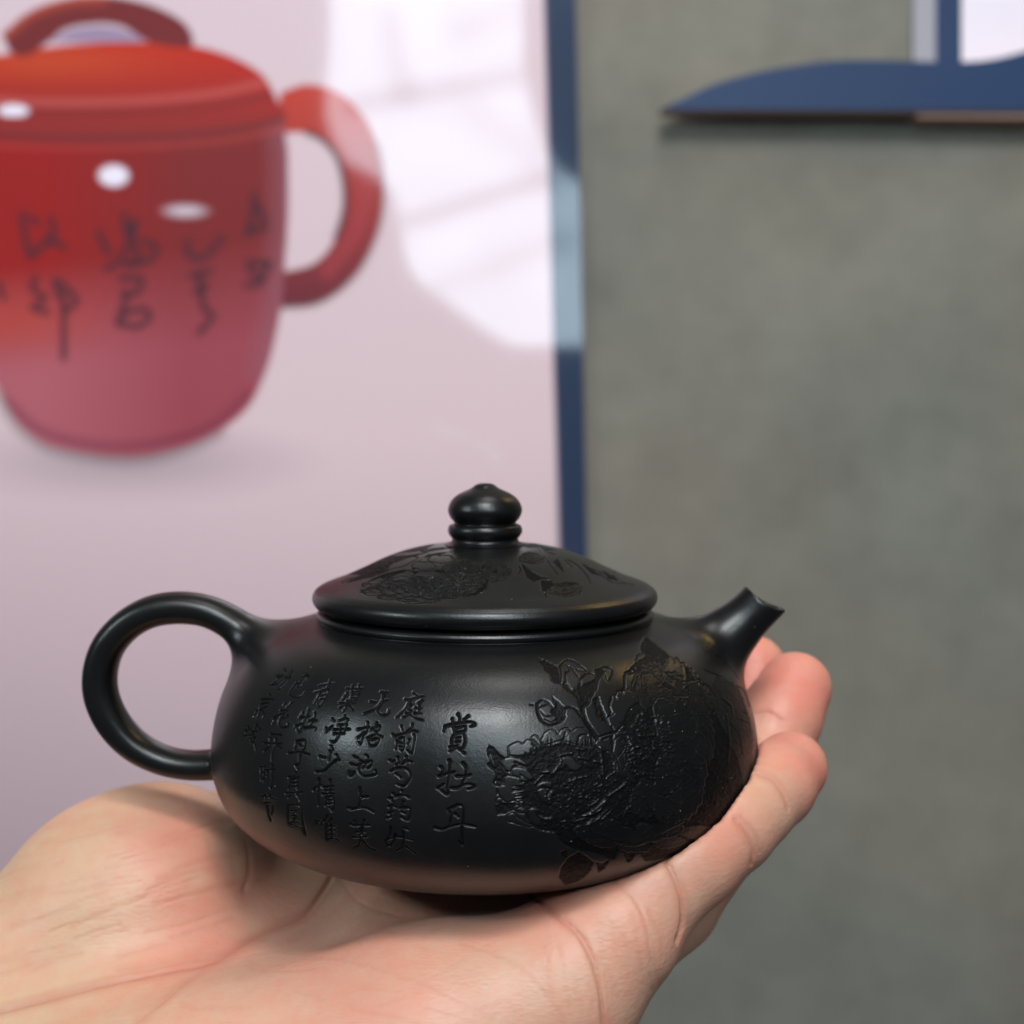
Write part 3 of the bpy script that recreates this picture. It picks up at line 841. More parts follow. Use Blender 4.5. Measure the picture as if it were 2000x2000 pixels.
    for s_, w in (('700,680 760,630 840,650 900,720; 720,720 850,680; 740,760 800,820 900,830; 800,870 880,900 940,880; 980,200 1000,300 990,400 1020,430; 980,200 1060,120 1160,130 1240,190 1310,250 1300,320 1240,370 1250,430;'
                   '1050,290 1060,400; 1050,290 1100,250 1060,160; 1100,180 1180,290 1240,370; 1200,240 1280,260; 1250,360 1310,300 1390,290 1440,340; 1520,210 1640,230 1625,360 1580,370 1560,300 1500,290 1480,330;'
                   '1640,590 1610,700 1640,780; 1620,830 1670,800; 1640,960 1690,1030 1780,940; 1460,1100 1600,1050 1690,1030; 1700,520 1760,510 1790,540; 1810,500 1810,300 1860,270 1932,250; 1540,1120 1640,1090 1670,1180', 2.6),
                  ('700,680 720,800 760,880 850,940 930,930 1010,890 1050,830', 5.0), ('1050,730 1120,720 1200,760 1270,840', 5.0),
                  ('1270,600 1275,750 1310,880 1370,980 1460,1110', 8.5), ('620,685 660,690', 3.5)):
        for q in reg('P', s_): lines.append((catmull(q), w))
    for s_, w in (('1640,40 1040,200', 0), ):
        pass
    for q in reg('Q', '1060,70 1040,170; 1220,130 1270,98 1330,96; 1390,120 1385,280; 480,790 400,800; 560,690 500,690; 640,210 760,300'):
        lines.append((catmull(q), 2.2))
    for q in reg('S', '600,430 640,520 720,580 760,640 850,680; 520,540 540,650 560,740 640,850 700,920; 400,620 400,700 450,800; 100,790 70,900 90,970 50,1040; 1260,440 1370,480 1480,530;'
                      '1410,260 1530,310 1640,460 1700,550; 1660,640 1760,700 1830,900; 1740,960 1800,1000; 1670,1050 1810,1110; 1480,780 1540,860 1600,900; 1190,600 1300,640 1420,780; 1560,1100 1690,1250 1740,1500; 1640,1340 1760,1420'):
        lines.append((catmull(q), 2.4))
    # frilled petal edges: chains of small scallops along a guide
    def scallop(guide, step, amp, w):
        g = resample(catmull(guide), step)
        for a, b in zip(g[:-1], g[1:]):
            n_ = np.array([b[1] - a[1], a[0] - b[0]]); n_ /= max(np.linalg.norm(n_), 1e-6)
            lines.append((catmull(np.array([a, (a + b) / 2 + n_ * amp, b])), w))
    for q, s_, a_ in ((reg('S', '240,740 270,640 265,560 270,480 330,470 400,450 420,370 410,270 460,240 520,210')[0], 7, 3),
                      (reg('S', '160,800 165,720 240,710 330,700 380,740')[0], 9, 3), (reg('S', '240,1110 300,1130 290,1210 130,1250 110,1400')[0], 9, -3),
                      (reg('S', '780,700 880,760 1000,880 1050,1000')[0], 9, 3), (reg('S', '1060,420 1180,560 1300,800 1420,1060 1480,1300')[0], 12, 3),
                      (reg('S', '700,430 860,560 1000,640 1100,800')[0], 10, 3), (reg('T', '600,330 760,400 900,400 1100,330 1300,300')[0], 10, 4),
                      (reg('S', '1200,760 1330,1000 1420,1300')[0], 10, 3)):
        scallop(q, s_, a_, 1.7)
    for q, w in lines: M.stroke(q, w, val=1.0, soft=1.4)
    Mground = M.a.copy()
    D.a = np.minimum(M.a, 1) * 0.20
    # coarse chisel grain and petal relief inside the ground
    gr = (vnoise(D.a.shape, 3, 1) - .5) * 0.5 + (vnoise(D.a.shape, 6, 2) - .5) * 0.5 + (vnoise(D.a.shape, 17, 9) - .5) * 0.55
    D.a += Mground * gr * 0.2
    for q in edges: D.stroke(q, 2.0, val=-0.13, soft=3.5, mode='add')
    # radiating hatch at petal roots
    rr = np.random.default_rng(3)
    def hatch(c0, c1, n, dirx, diry, ln, w=1.6):
        for _ in range(n):
            t = rr.random(); p = np.array(c0) * (1 - t) + np.array(c1) * t + rr.normal(0, 1.5, 2)
            L = ln * (0.5 + rr.random()); d = np.array([dirx + rr.normal(0, .12), diry + rr.normal(0, .12)])
            q = np.array([p, p + d * L])
            M.stroke(q, w * 1.5, w * .3, val=1.0, soft=1.2); D.stroke(q, w * 1.5, w * .3, val=0.2, soft=1.3)
    hatch((1062, 1462), (1160, 1456), 46, 0.05, -1, 12); hatch((1022, 1480), (1066, 1464), 20, -0.1, -1, 8)
    hatch((1020, 1536), (1026, 1576), 22, -1, 0.1, 14); hatch((1008, 1492), (1044, 1500), 10, -0.9, -0.35, 12)
    hatch((1225, 1440), (1245, 1500), 26, -0.9, 0.35, 14); hatch((1222, 1410), (1225, 1450), 16, -1, -0.1, 10)
    hatch((1120, 1360), (1165, 1345), 12, 0.1, -1, 12)
    # ridges standing in the ground
    def ridge(q, w, h=0.2):
        D.stroke(catmull(q), w, val=-h, soft=2.4, mode='add')
        M.stroke(catmull(q), w * 0.8, val=0.1, soft=1.6, mode='set')
    for q in reg('Q', '780,572 850,560 900,582 960,500 1000,420 980,370 1050,340 1140,330; 1500,260 1520,400 1530,500 1540,600; 1300,1120 1420,1060 1560,930; 1600,870 1740,780 1830,700; 1430,430 1510,450; 1230,385 1350,410; 1215,270 1300,290'): ridge(q, 4.2)
    for q in reg('Q', '660,720 770,612; 1100,690 1230,642 1340,622; 1490,612 1530,740; 1590,630 1680,572; 1390,990 1490,912; 1310,452 1400,505; 1180,1192 1330,1150; 1000,1200 1060,1190; 1840,1040 1880,1000; 1400,1100 1500,1040; 1500,1180 1640,1060; 1050,720 1080,730'): ridge(q, 2.6)
    for q in reg('S', '1070,410 1180,560 1210,660 1300,800 1330,900; 1480,780 1600,880 1630,1000; 1100,960 1150,1080 1200,1240; 1540,1000 1570,1150 1570,1240 1590,1380 1570,1600; 1230,1340 1160,1430 1140,1560; 1330,1350 1350,1500 1330,1640; 750,580 880,660 940,740; 990,820 1040,890; 780,680 850,730; 690,1080 760,1130 800,1240'): ridge(q, 2.0, 0.16)
    for q in reg('T', '700,380 900,400 1150,270 1300,200; 640,100 560,180 470,230; 820,70 780,170; 430,150 560,120 640,10; 1000,370 1150,330'): ridge(q, 3.0, 0.16)
    # stamens
    def dots(cx, cy, rx, ry, n, s0, s1, seed):
        r_ = np.random.default_rng(seed)
        for _ in range(n):
            a = r_.random() * 6.283; q = math.sqrt(r_.random())
            x = cx + rx * q * math.cos(a); y = cy + ry * q * math.sin(a); L = r_.uniform(0, 3)
            an = math.atan2(y - cy, x - cx)
            pts = np.array([(x, y), (x + L * math.cos(an), y + L * math.sin(an))])
            sz = r_.uniform(s0, s1)
            D.stroke(pts, sz, val=-0.2, soft=1.8, mode='add'); M.stroke(pts, sz, val=0.35, soft=1.4, mode='set')
    dots(1125, 1555, 62, 36, 85, 1.2, 3.0, 11); dots(1272, 1455, 48, 66, 210, 1.2, 2.8, 12)
    dots(1300, 1560, 120, 80, 240, 0.8, 2.0, 13); dots(1380, 1470, 55, 110, 120, 0.8, 1.6, 14); dots(1150, 1610, 50, 20, 40, 1, 2.4, 15)
    # the poem and its title
    for i, (k, s_) in enumerate(TEXT):
        w = 6.2 if i < 3 else (5.0 if i < 13 else (4.4 if i < 18 else 3.7))
        for q in reg(k, s_):
            q = catmull(q, 5)
            M.stroke(q, w + 0.9, val=1.0, soft=1.1, press=True)
            D.stroke(q, w * 0.85, val=0.27, soft=2.0, mode='max', press=True)
    M.a = np.clip(M.a, 0, 1)
    D.a = blur(D.a, 1)
    return D, M


def lid_drawing():
    D = Raster(620, 1040, 1280, 1200, 0.8)
    M = Raster(620, 1040, 1280, 1200, 0.8)
    for g in reg('L', '380,650 400,580 520,490 700,420 900,380 990,400 1050,400 1200,390 1450,360 1500,390 1640,330 1660,290 1750,340 1830,400 1890,500 1840,620 1740,680 1600,690 1440,670 1250,730 1000,720 850,710 700,680 540,660;'
                        '240,380 420,270 600,200 840,100 1180,20 1400,5 1260,80 1130,150 1240,120 1480,105 1480,118 1200,165 1100,200 900,270 700,400 500,470 200,535 380,440 120,430; 1460,170 1300,180 1180,200 1100,260 990,360 1000,410 1120,240'): M.poly(g, 1, 1.5)
    for g in reg('M', '0,330 60,280 140,300 200,320 280,330 310,420 280,490 150,520 80,500 60,590 0,620; 470,300 560,370 700,450 830,480 700,490 620,520 540,470; 480,190 560,170 680,190 740,240 600,290 520,280;'
                        '700,500 830,500 850,540 1000,520 1130,530 1190,640 1100,690 980,670 830,660 770,600 760,690 720,600; 480,90 620,60 720,90 900,150 760,150 680,110 560,120; 1100,120 980,90 860,60 960,60; 840,280 900,240 940,300 980,420 900,340; 1180,300 1300,360 1420,460 1300,420; 1420,380 1560,440 1640,520 1500,480'): M.poly(g, 1, 1.5)
    def ell(cx, cy, rx, ry, a=0):
        t = np.linspace(0, 2 * math.pi, 22, endpoint=False); c, s = math.cos(a), math.sin(a)
        wob = 1 + 0.1 * np.sin(t * 5)
        x = rx * np.cos(t) * wob; y = ry * np.sin(t) * wob
        return np.stack([cx + x * c - y * s, cy + x * s + y * c], -1)
    def raise_(q):
        M.poly(q, 0.1, 2, 'set'); M.stroke(np.vstack([q, q[:1]]), 1.3, val=0.9, soft=1.3)
    edges = []
    blossom(M, edges, (812, 1150), (100, 26), [(1.0, 17), (0.78, 14), (0.55, 10), (0.33, 6)], 41, lo_=.25, hi_=.7)
    blossom(M, edges, (905, 1128), (48, 32), [(1.0, 12), (0.7, 9), (0.4, 5)], 42, lo_=.25, hi_=.7)
    blossom(M, edges, (966, 1115), (28, 20), [(1.0, 8), (0.6, 5)], 43, lo_=.2, hi_=.6)
    blossom(M, edges, (1103, 1152), (34, 13), [(1.0, 9), (0.6, 6)], 44, lo_=.3, hi_=.7)
    blossom(M, edges, (1040, 1092), (26, 10), [(1.0, 9), (0.66, 7), (0.35, 5)], 45, lo_=.3, hi_=.75)
    for key, lst in (('L', ((1340, 255, 160, 48, 0), (1130, 335, 140, 48, .05), (890, 460, 130, 55, -.3), (880, 300, 190, 38, -.35), (1180, 440, 160, 42, 0), (560, 530, 110, 36, -.4), (950, 190, 180, 20, -.12), (450, 585, 70, 20, -.5))),):
        x, y, k = REG[key]
        for cx, cy, rx, ry, a in lst: raise_(ell(cx, cy, rx, ry, a) * k + np.array([x, y]))
    for q in edges: D.stroke(q, 1.4, val=-0.09, soft=2.4, mode='add')
    for q in reg('M', '660,110 740,200 800,300 870,390 900,440; 700,520 720,600 765,695; 440,340 460,380 430,420; 740,30 900,90 1100,140; 740,150 880,200; 560,310 680,270 740,240; 520,240 560,210 620,230 590,270; 1020,260 1140,330 1240,440 1290,540;'
                        '1200,320 1400,400 1560,470; 1380,410 1540,520 1700,540; 280,340 310,430; 0,520 60,600; 1560,400 1700,360 1850,350; 980,260 1060,340; 1640,520 1800,560; 830,650 960,655 1090,640; 900,560 1080,560'):
        M.stroke(catmull(q), 1.8, val=1, soft=1.3)
    for q in reg('L', '120,430 240,410 360,370; 150,540 240,490 380,470; 380,650 480,610 560,600; 240,380 400,330 600,300; 600,200 760,160 1000,150; 1660,290 1650,360 1580,400; 1750,340 1860,440 1880,560; 1460,380 1500,440 1600,450'):
        M.stroke(catmull(q), 1.8, val=1, soft=1.3)
    rr = np.random.default_rng(21)
    for _ in range(230):                             # small frilled petal cuts in the two blossoms
        if rr.random() < .75: cx, cy = rr.uniform(740, 950), rr.uniform(1120, 1166)
        else: cx, cy = rr.uniform(1040, 1130), rr.uniform(1100, 1160)
        if M.sample(np.array([cx]), np.array([cy]))[0] < .2: continue
        a0 = rr.random() * 6.28; r_ = rr.uniform(2.5, 8)
        t = np.linspace(a0, a0 + rr.uniform(1.5, 3.2), 6)
        q = np.stack([cx + r_ * np.cos(t), cy + .6 * r_ * np.sin(t)], -1)
        D.stroke(q, 1.3, val=rr.choice([0.12, -0.12]), soft=1.4, mode='add')
    D.a += M.a * 0.17 + M.a * (vnoise(M.a.shape, 4, 4) - .5) * 0.10 + M.a * (vnoise(M.a.shape, 9, 6) - .5) * 0.12
    M.a = np.clip(M.a, 0, 1)
    return D, M


def carve(Pl, N, D, M):
    """cut the drawing into local surface points along their normals"""
    W = to_world(Pl); Nw = N @ ROT.T
    px, py = project(W)
    facing = -(W * Nw).sum(1) / np.linalg.norm(W, axis=1)
    w = np.clip((facing - 0.03) / 0.12, 0, 1)
    d = D.sample(px, py) * w
    m = M.sample(px, py) * (facing > 0.02)
    return Pl - N * d[:, None], m


def lathe_grid(prof, thetas):
    T, I = np.meshgrid(thetas, np.arange(len(prof)), indexing='ij')
    r = prof[:, 0][I]; z = prof[:, 1][I]
    Pl = np.stack([r * np.cos(T), r * np.sin(T), z], -1)
    tg = np.gradient(prof, axis=0); tg /= np.maximum(np.linalg.norm(tg, axis=1, keepdims=True), 1e-9)
    nr = -tg[:, 1]; nz = tg[:, 0]
    if nr.mean() * 1.0 < 0: nr, nz = -nr, -nz
    N = np.stack([nr[I] * np.cos(T), nr[I] * np.sin(T), nz[I]], -1)
    return Pl.reshape(-1, 3), N.reshape(-1, 3)


def thetas_split(n_front, n_back):
    """fine steps on the carved side that faces the reader of the poem, coarse behind"""
    a = np.linspace(R(-188), R(8), n_front, endpoint=False)
    b = np.linspace(R(8), R(172), n_back, endpoint=False)
    return np.r_[a, b]


clay = clay_material('black_purple_clay')
pot = empty('teapot', to_world(np.array([[0, 0, -22.8]]))[0])
tag(pot, 'small black clay teapot carved with a poem and peonies, standing on the open palm', 'teapot')

# body
D, M = body_drawing()
upper = resample(np.vstack([body_prof]), 0.085)
prof = np.vstack([resample(collar, 0.15), upper[1:], foot])
th = thetas_split(1350, 130)
Pl, N = lathe_grid(prof, th)
N *= np.sign((N * (Pl - np.array([0, 0, 2.0]))).sum(1))[:, None]
bodymask = (Pl[:, 2] < 24.9)
Pc, cut = carve(Pl, N, D, M)
Pl = np.where(bodymask[:, None], Pc, Pl); cut = np.where(bodymask, cut, 0)
mesh_obj('body', to_world(Pl), grid_faces(len(th), len(prof), True)[:, ::-1], clay, pot, {'cut': cut})

# lid and knob
lidp = np.vstack([[(0.01, 10.1)], resample(catmull(np.array([(6.0, 10.1), (9.0, 10.0), (13.0, 9.5), (17.0, 8.5), (21.0, 7.0), (25.0, 5.1), (28.5, 3.55), (30.8, 2.7), (32.3, 2.15)], float), 8), 0.11),
                  catmull(np.array([(33.1, 1.75), (34.0, 1.0), (34.4, 0.0), (34.2, -1.05), (33.5, -1.85), (32.5, -2.15), (31.6, -2.05), (31.2, -1.8), (30.6, -2.6), (29.0, -2.75)], float), 6)])
lidp[:, 1] += ZR
lth = thetas_split(900, 110)
Pl, N = lathe_grid(lidp, lth)
N *= np.sign((N * np.array([0.3, 0.3, 1.0]) * np.sign(Pl + 1e-9)).sum(1))[:, None]
LD, LM = lid_drawing()
Pc, cut = carve(Pl, N, LD, LM)
okl = (np.hypot(Pl[:, 0], Pl[:, 1]) < 32.0) & (np.hypot(Pl[:, 0], Pl[:, 1]) > 8.0)
Pl = np.where(okl[:, None], Pc, Pl); cut = np.where(okl, cut, 0)
lid = mesh_obj('lid', to_world(Pl), grid_faces(len(lth), len(lidp), True)[:, ::-1], clay, pot, {'cut': cut})
knp = np.vstack([[(0.01, 19.6), (0.7, 19.7), (0.75, 20.7), (1.0, 21.0)], catmull(np.array([(1.3, 21.05), (1.9, 20.75), (2.8, 20.1), (4.2, 19.45), (5.6, 18.7), (6.8, 17.5), (7.4, 15.9), (7.1, 14.6), (6.4, 13.6), (6.0, 13.15)], float), 8),
                 catmull(np.array([(6.3, 13.0), (7.05, 12.7), (7.4, 12.0), (7.35, 11.2), (6.9, 10.5), (6.6, 10.1), (6.7, 9.6), (7.1, 9.3), (8.2, 8.95)], float), 8)])
knp[:, 1] += ZR + 1.25
kth = np.linspace(0, 2 * math.pi, 120, endpoint=False)
Pl, N = lathe_grid(knp, kth)
mesh_obj('knob', to_world(Pl), grid_faces(len(kth), len(knp), True)[:, ::-1], clay, lid, {'cut': np.zeros(len(Pl))})



def surface_nets(f, origin, step):
    s = f < 0
    nx, ny, nz = f.shape
    corners = [(i, j, k) for i in (0, 1) for j in (0, 1) for k in (0, 1)]
    cnt = np.zeros((nx - 1, ny - 1, nz - 1), np.int8)
    for i, j, k in corners: cnt += s[i:nx - 1 + i, j:ny - 1 + j, k:nz - 1 + k]
    act = (cnt > 0) & (cnt < 8)
    ids = -np.ones(act.shape, np.int64); ids[act] = np.arange(act.sum())
    ci, cj, ck = np.where(act)
    acc = np.zeros((len(ci), 3)); num = np.zeros(len(ci))
    for a in range(8):
        for ax in range(3):
            A = corners[a]
            if A[ax] == 1: continue
            B = list(A); B[ax] = 1
            fa = f[ci + A[0], cj + A[1], ck + A[2]]; fb = f[ci + B[0], cj + B[1], ck + B[2]]
            cr = (fa < 0) != (fb < 0)
            t = np.where(cr, fa / np.where(cr, fa - fb, 1), 0)
            for q in range(3):
                acc[:, q] += np.where(cr, A[q] + (t if q == ax else 0), 0)
            num += cr
    V = acc / num[:, None] + np.stack([ci, cj, ck], -1)
    V = V * step + origin
    faces = []
    for ax in range(3):
        sl0 = [slice(None)] * 3; sl1 = [slice(None)] * 3
        sl0[ax] = slice(0, -1); sl1[ax] = slice(1, None)
        ch = s[tuple(sl0)] != s[tuple(sl1)]
        e = np.array(np.where(ch)).T
        o1, o2 = [(1, 2), (2, 0), (0, 1)][ax]
        ok = (e[:, o1] > 0) & (e[:, o2] > 0) & (e[:, o1] < f.shape[o1] - 1) & (e[:, o2] < f.shape[o2] - 1)
        e = e[ok]
        def g(d1, d2):
            q = e.copy(); q[:, o1] -= d1; q[:, o2] -= d2
            return ids[q[:, 0], q[:, 1], q[:, 2]]
        quad = np.stack([g(1, 1), g(0, 1), g(0, 0), g(1, 0)], -1)
        flip = s[e[:, 0], e[:, 1], e[:, 2]]
        quad[~flip] = quad[~flip][:, ::-1]
        faces.append(quad)
    return V, np.vstack(faces)



def vertex_smooth(V, Fq, it=3, lam=0.5):
    e = np.vstack([Fq[:, [0, 1]], Fq[:, [1, 2]], Fq[:, [2, 3]], Fq[:, [3, 0]]])
    for _ in range(it):
        acc = np.zeros_like(V); n_ = np.zeros(len(V))
        for a, b in ((0, 1), (1, 0)):
            for c in range(3): acc[:, c] += np.bincount(e[:, a], V[e[:, b], c], len(V))
            n_ += np.bincount(e[:, a], minlength=len(V))
        V = V * (1 - lam) + acc / n_[:, None] * lam
    return V



def limb(name, lo, hi, step, fn, exact):
    """handle or spout grown out of the body with one smooth fillet; the part of the skin that is body is left to the body"""
    lo = np.array(lo, float); n = ((np.array(hi) - lo) / step).astype(int)
    g = [lo[i] + np.arange(n[i]) * step for i in range(3)]
    q = np.stack(np.meshgrid(*g, indexing='ij'), -1).reshape(-1, 3)
    rough = fn(q).reshape(n)
    V, Fq = surface_nets(rough, lo, step)
    V = vertex_smooth(V, Fq, 1, 0.4)
    if exact:
        e = 0.03
        for _ in range(3):
            f = fn(V)
            gr = np.stack([fn(V + np.eye(3)[i] * e) - f for i in range(3)], -1) / e
            V = V - (f / np.maximum((gr ** 2).sum(1), 0.2))[:, None] * gr
    pv = prof_sdf(V)
    keep = (pv[Fq].max(1) > 0.02) & (pv[Fq].min(1) > -0.8)
    Fq = Fq[keep]
    used = np.unique(Fq); rm = -np.ones(len(V), int); rm[used] = np.arange(len(used))
    return mesh_obj(name, to_world(V[used]), rm[Fq], clay, pot, {'cut': np.zeros(len(used))})


def body_like(p):
    return prof_sdf(p)


limb('handle', (-84, -17, -22), (-24, 17, 36), 0.5, lambda p: smin(body_like(p), seg_sdf(p, HC, 'handle'), 1.6 + 5.0 * np.clip((p[:, 2] - 4) / 10, 0, 1)), True)
top_l = lp(1460, 1147); low_l = lp(1535, 1190)
mouth_c = (top_l + low_l) / 2
half = np.linalg.norm(low_l - top_l) / 2
mn = np.cross(low_l - top_l, np.array([0, 1.0, 0])); mn /= np.linalg.norm(mn)
if mn @ (SC[-1, :3] - SC[-8, :3]) < 0: mn = -mn
tip_dir = SC[-1, :3] - SC[-8, :3]; tip_dir /= np.linalg.norm(tip_dir)
SC2 = np.vstack([SC, np.r_[SC[-1, :3] + tip_dir * 5, SC[-1, 3] + 0.45]])
BORE = SC2[len(SC2) // 2 - 6:].copy(); BORE[:, 3] -= 1.15


def spout_fn(p):
    f = smin(body_like(p), seg_sdf(p, SC2, 'spout'), 5.0)
    rel = p - mouth_c
    cut_ = rel @ mn + 0.85 * np.clip(1 - ((rel @ (low_l - top_l)) / (2 * half) / half) ** 2, 0, 1)
    f = -smin(-f, -cut_, 0.25)
    return np.maximum(f, -seg_sdf(p, BORE, 'spout'))


limb('spout', (22, -20, -6), (66, 20, 34), 0.4, spout_fn, False)

# ------------------------------------------------------------------ hand


def hand_sdf(p):
    def cap(a, ra, b, rb): return capsule(p, P(*a), P(*b), ra, rb)
    # palm and wrist
    f = cap((-700, 2560, 306), 30, (-60, 2060, 306), 27)
    f = smin(f, cap((-60, 2060, 306), 27, (180, 1900, 312), 25), 10)
    f = smin(f, ellipsoid(p, P(262, 1772, 314), (27, 24, 24.5)), 9)                 # ball of the thumb
    f = smin(f, ellipsoid(p, P(330, 1700, 324), (18, 20, 18)), 8)
    f = smin(f, cap((100, 2260, 280), 25, (860, 2040, 268), 20.5), 16)                # little-finger side of the palm
    f = smin(f, cap((860, 2040, 268), 20.5, (1085, 1932, 267), 14.2), 8)
    f = smin(f, cap((0, 2150, 300), 20, (1130, 1872, 291), 13.5), 13)
    f = smin(f, cap((0, 2160, 312), 20, (1150, 1870, 312), 12), 10)
    f = smin(f, cap((100, 2060, 328), 18, (1130, 1840, 334), 11.5), 10)
    f = smin(f, cap((420, 1800, 338), 12, (1080, 1800, 344), 11), 10)                 # web towards the index finger
    f = smin(f, cap((470, 1730, 345), 11, (760, 1770, 346), 12), 9)
    f = smin(f, cap((490, 1800, 324), 17, (820, 1860, 314), 15.5), 11)
    f = smin(f, cap((800, 1862, 298), 14, (1060, 1868, 292), 13.5), 10)              # pad under the foot of the pot
    # fingers
    fin = []
    def finger(pts):
        g = None
        for a, b in zip(pts[:-1], pts[1:]):
            c = cap(a[:3], a[3], b[:3], b[3])
            g = c if g is None else smin(g, c, 2.2)
        return g
    fin.append(finger([(1085, 1932, 267, 14.0), (1205, 1815, 268, 11.6), (1268, 1740, 270, 9.7), (1345, 1675, 273, 9.3), (1424, 1612, 278, 8.7), (1468, 1572, 283, 8.1), (1508, 1534, 289, 8.1), (1544, 1500, 296, 7.4)]))
    fin.append(finger([(1130, 1890, 290, 12.5), (1300, 1760, 296, 10.2), (1410, 1620, 304, 9.4), (1480, 1500, 310, 8.8), (1522, 1405, 315, 8.6), (1553, 1344, 319, 7.9)]))
    fin.append(finger([(1150, 1870, 312, 12), (1310, 1760, 318, 10.2), (1400, 1610, 326, 9.2), (1455, 1450, 332, 8.7), (1472, 1304, 337, 7.4)]))
    fin.append(finger([(1130, 1840, 334, 11.5), (1260, 1760, 340, 9.8), (1350, 1600, 350, 9.0), (1385, 1460, 356, 8.5), (1385, 1370, 360, 7.6)]))
    g = fin[0]
    for q in fin[1:]: g = smin(g, q, 0.9)
    th_ = finger([(330, 1720, 326, 15), (420, 1650, 344, 11.5), (610, 1560, 362, 10.2), (760, 1480, 372, 9.6), (860, 1430, 378, 8.6)])
    f = smin(f, g, 6)
    f = smin(f, th_, 7)
    return f


HSTEP = 0.95
lo = np.array([-128.0, 240.0, -158.0]); hi = np.array([78.0, 396.0, -26.0])
nn = ((hi - lo) / HSTEP).astype(int)
fvol = np.zeros(nn, np.float32)
yy = lo[1] + np.arange(nn[1]) * HSTEP; zz = lo[2] + np.arange(nn[2]) * HSTEP
for i in range(0, nn[0], 12):
    xs = lo[0] + np.arange(i, min(i + 12, nn[0])) * HSTEP
    Xg, Yg, Zg = np.meshgrid(xs, yy, zz, indexing='ij')
    q = np.stack([Xg, Yg, Zg], -1).reshape(-1, 3)
    v = hand_sdf(q)
    # flesh gives way where the pot presses on it
    nearm = np.where(v < 4)[0]
    if len(nearm):
        pl = to_local(q[nearm])
        ps = prof_sdf(pl) + 0.02
        v[nearm] = -smin(-v[nearm], ps, 0.8)
    fvol[i:i + len(xs)] = v.reshape(Xg.shape)
fvol[0] = np.maximum(fvol[0], 0.3)
HV, HF = surface_nets(fvol.astype(np.float64), lo, HSTEP)
del fvol


def subdivide(V, Fq):
    e = np.vstack([Fq[:, [0, 1]], Fq[:, [1, 2]], Fq[:, [2, 3]], Fq[:, [3, 0]]])
    es = np.sort(e, 1); key = es[:, 0] * len(V) + es[:, 1]
    uq, inv = np.unique(key, return_inverse=True)
    mid = (V[uq // len(V)] + V[uq % len(V)]) / 2
    cen_ = V[Fq].mean(1)
    nV, nE, nF = len(V), len(uq), len(Fq)
    m_ = inv.reshape(4, nF) + nV; c = np.arange(nF) + nV + nE
    V2 = np.vstack([V, mid, cen_])
    F2 = np.vstack([np.stack([Fq[:, i], m_[i], c, m_[i - 1]], -1) for i in range(4)])
    return V2, F2


HV = vertex_smooth(HV, HF, 3)
HV, HF = subdivide(HV, HF)
HV = vertex_smooth(HV, HF, 3)


def vnormals(V, Fq):
    n_ = np.cross(V[Fq[:, 2]] - V[Fq[:, 0]], V[Fq[:, 3]] - V[Fq[:, 1]])
    out = np.zeros_like(V)
    for i in range(4):
        for c in range(3): out[:, c] += np.bincount(Fq[:, i], n_[:, c], len(V))
    return out / np.maximum(np.linalg.norm(out, axis=1, keepdims=True), 1e-12)


HN = vnormals(HV, HF)
# creases of the palm and fingers, drawn where they lie on the skin
CR = Raster(-80, 1380, 1680, 2080, 2.0)      # depth
RD = Raster(-80, 1380, 1680, 2080, 2.0)      # redness


def crease(pts, w, dep, red=0.6, redw=3.0):
    q = catmull(np.array(pts, float), 8)
    CR.stroke(q, w, w * 0.6, val=dep, soft=w * 1.6, mode='max')
    RD.stroke(q, w * redw, w * redw * .7, val=red, soft=w * redw * 1.6, mode='max')


crease([(-60, 1990), (60, 1960), (207, 1922), (330, 1896), (414, 1878), (492, 1834), (560, 1803), (596, 1785), (632, 1738), (654, 1700)], 5, 0.55, 0.75)
crease([(270, 1995), (330, 1945), (400, 1890)], 4, 0.25, 0.4)
crease([(1040, 1748), (1090, 1790), (1130, 1825), (1155, 1870), (1172, 1930), (1180, 2010)], 5, 0.55, 0.55)
crease([(1100, 1790), (1140, 1840), (1160, 1880)], 3, 0.3, 0.3)
crease([(1290, 1672), (1312, 1700), (1330, 1750), (1333, 1800), (1322, 1840)], 5, 0.6, 0.55)
crease([(1200, 1720), (1240, 1755), (1262, 1810), (1272, 1880)], 3, 0.22, 0.25)
crease([(1268, 1775), (1290, 1830), (1296, 1872)], 2.6, 0.15, 0.2)
crease([(1435, 1600), (1455, 1628), (1470, 1662), (1468, 1690)], 4, 0.4, 0.5)
crease([(1445, 1595), (1474, 1630), (1484, 1664)], 3, 0.25, 0.4)
crease([(1478, 1510), (1510, 1524), (1532, 1556), (1540, 1580)], 4, 0.35, 0.55)
crease([(1470, 1394), (1500, 1392), (1530, 1410)], 4, 0.3, 0.3)
crease([(445, 1530), (466, 1580), (482, 1640), (488, 1700), (476, 1740)], 6, 0.5, 0.35)
crease([(655, 1700), (700, 1760), (780, 1790)], 4, 0.12, 0.1)
crease([(900, 1840), (1000, 1880), (1080, 1960), (1100, 2000)], 3, 0.12, 0.18)
crease([(560, 1860), (700, 1880), (850, 1930), (960, 1990)], 3, 0.10, 0.15)
rr = np.random.default_rng(5)
for _ in range(60):                                           # fine slanting lines over the ball of the thumb
    x = rr.uniform(-20, 400); y = rr.uniform(1600, 1900)
    L = rr.uniform(50, 170); s_ = -0.18 - 0.25 * rr.random()
    crease([(x, y), (x + L / 2, y + s_ * L / 2 + rr.normal(0, 4)), (x + L, y + s_ * L)], rr.uniform(2.5, 4), rr.uniform(.06, .17), rr.uniform(.08, .3))
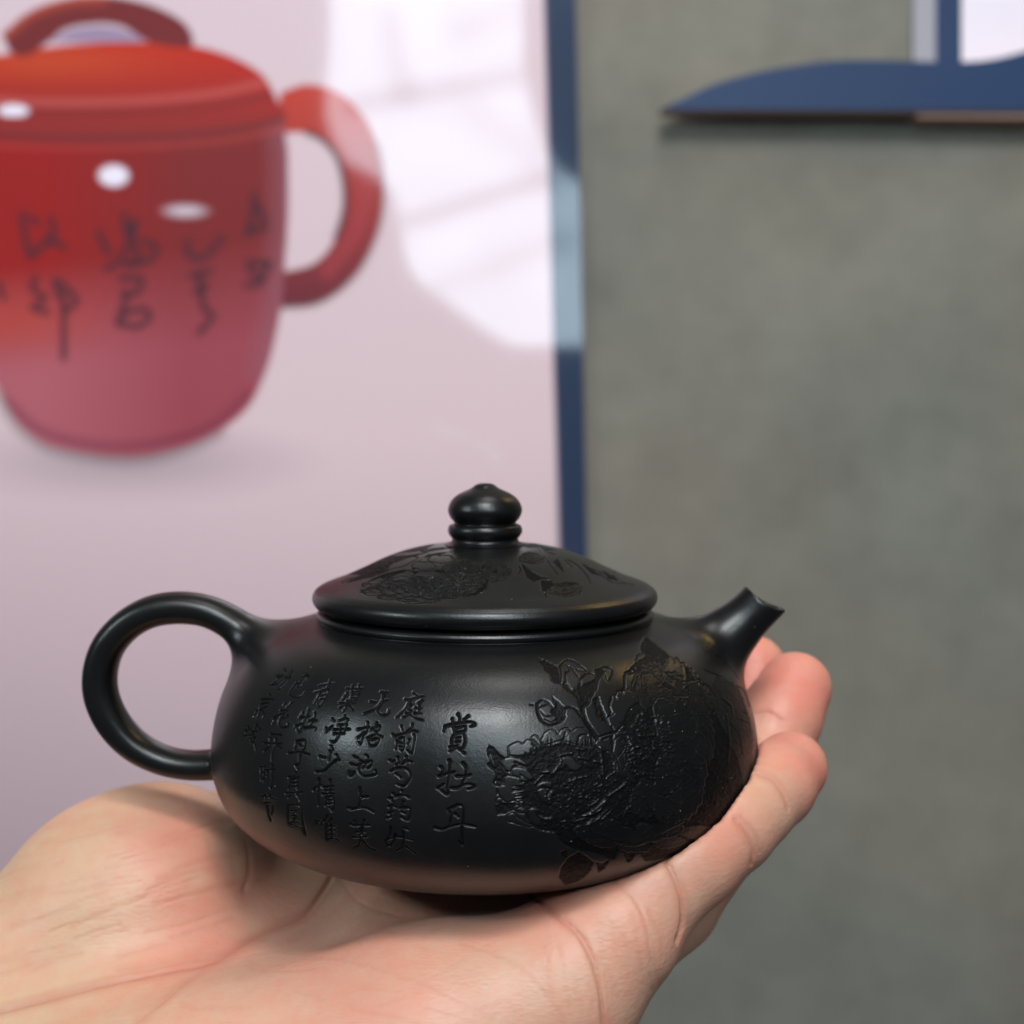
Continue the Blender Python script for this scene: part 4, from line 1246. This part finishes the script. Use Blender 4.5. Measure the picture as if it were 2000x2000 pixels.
for _ in range(26):
    x = rr.uniform(1060, 1320); y = rr.uniform(1780, 1960)
    L = rr.uniform(30, 90)
    crease([(x, y), (x + L * .12, y + L * .5), (x + L * .16, y + L)], 2.5, rr.uniform(.06, .14), rr.uniform(.05, .2))
for _ in range(26):
    x = rr.uniform(350, 1000); y = rr.uniform(1820, 2000)
    L = rr.uniform(40, 140); s_ = rr.uniform(-.6, .5)
    crease([(x, y), (x + L * .5, y + s_ * L * .5), (x + L, y + s_ * L + rr.normal(0, 6))], 2.5, rr.uniform(.05, .12), rr.uniform(.04, .18))
px, py = project(HV)
facing = -(HV * HN).sum(1) / np.linalg.norm(HV, axis=1)
w = np.clip((facing - 0.0) / 0.2, 0, 1)
dep = CR.sample(px, py) * w * 1.5
red = RD.sample(px, py) * w
HV = HV - HN * dep[:, None]
# large-scale skin colour: pinker at finger ends and pads, yellower at the heel of the hand
base = lin(206, 160, 136); pink = lin(212, 126, 112); yellow = lin(197, 160, 131); redc = lin(166, 92, 74)
tips = [P(1544, 1500, 296), P(1553, 1344, 319), P(1472, 1304, 337), P(1385, 1370, 360)]
pk = np.zeros(len(HV))
for t_ in tips: pk = np.maximum(pk, np.exp(-(np.linalg.norm(HV - t_ - np.array([-3.0, -3, 0]), axis=1) / 11.5) ** 2))
for c_, r_, a_ in ((P(330, 1600, 300), 13, .45), (P(760, 1990, 262), 22, .35), (P(1250, 1760, 262), 14, .25), (P(420, 1820, 290), 14, .45), (P(1060, 1770, 262), 12, .3), (P(1390, 1620, 270), 9, .25)):
    pk = np.maximum(pk, a_ * np.exp(-(np.linalg.norm(HV - c_, axis=1) / r_) ** 2))
yl = 0.8 * np.clip((-45 - HV[:, 0]) / 40, 0, 1)
tone = base * (1 - yl[:, None]) + yellow * yl[:, None]
tone = tone * (1 - pk[:, None]) + pink * pk[:, None]
rdm = np.clip(red * 0.78, 0, 1)[:, None]
tone = tone * (1 - rdm) + redc * rdm
hand = mesh_obj('hand', HV, HF, skin_material(), None, {'tone': tone})
tag(hand, 'bare open hand, palm up, fingers pointing right, holding the black teapot', 'hand')
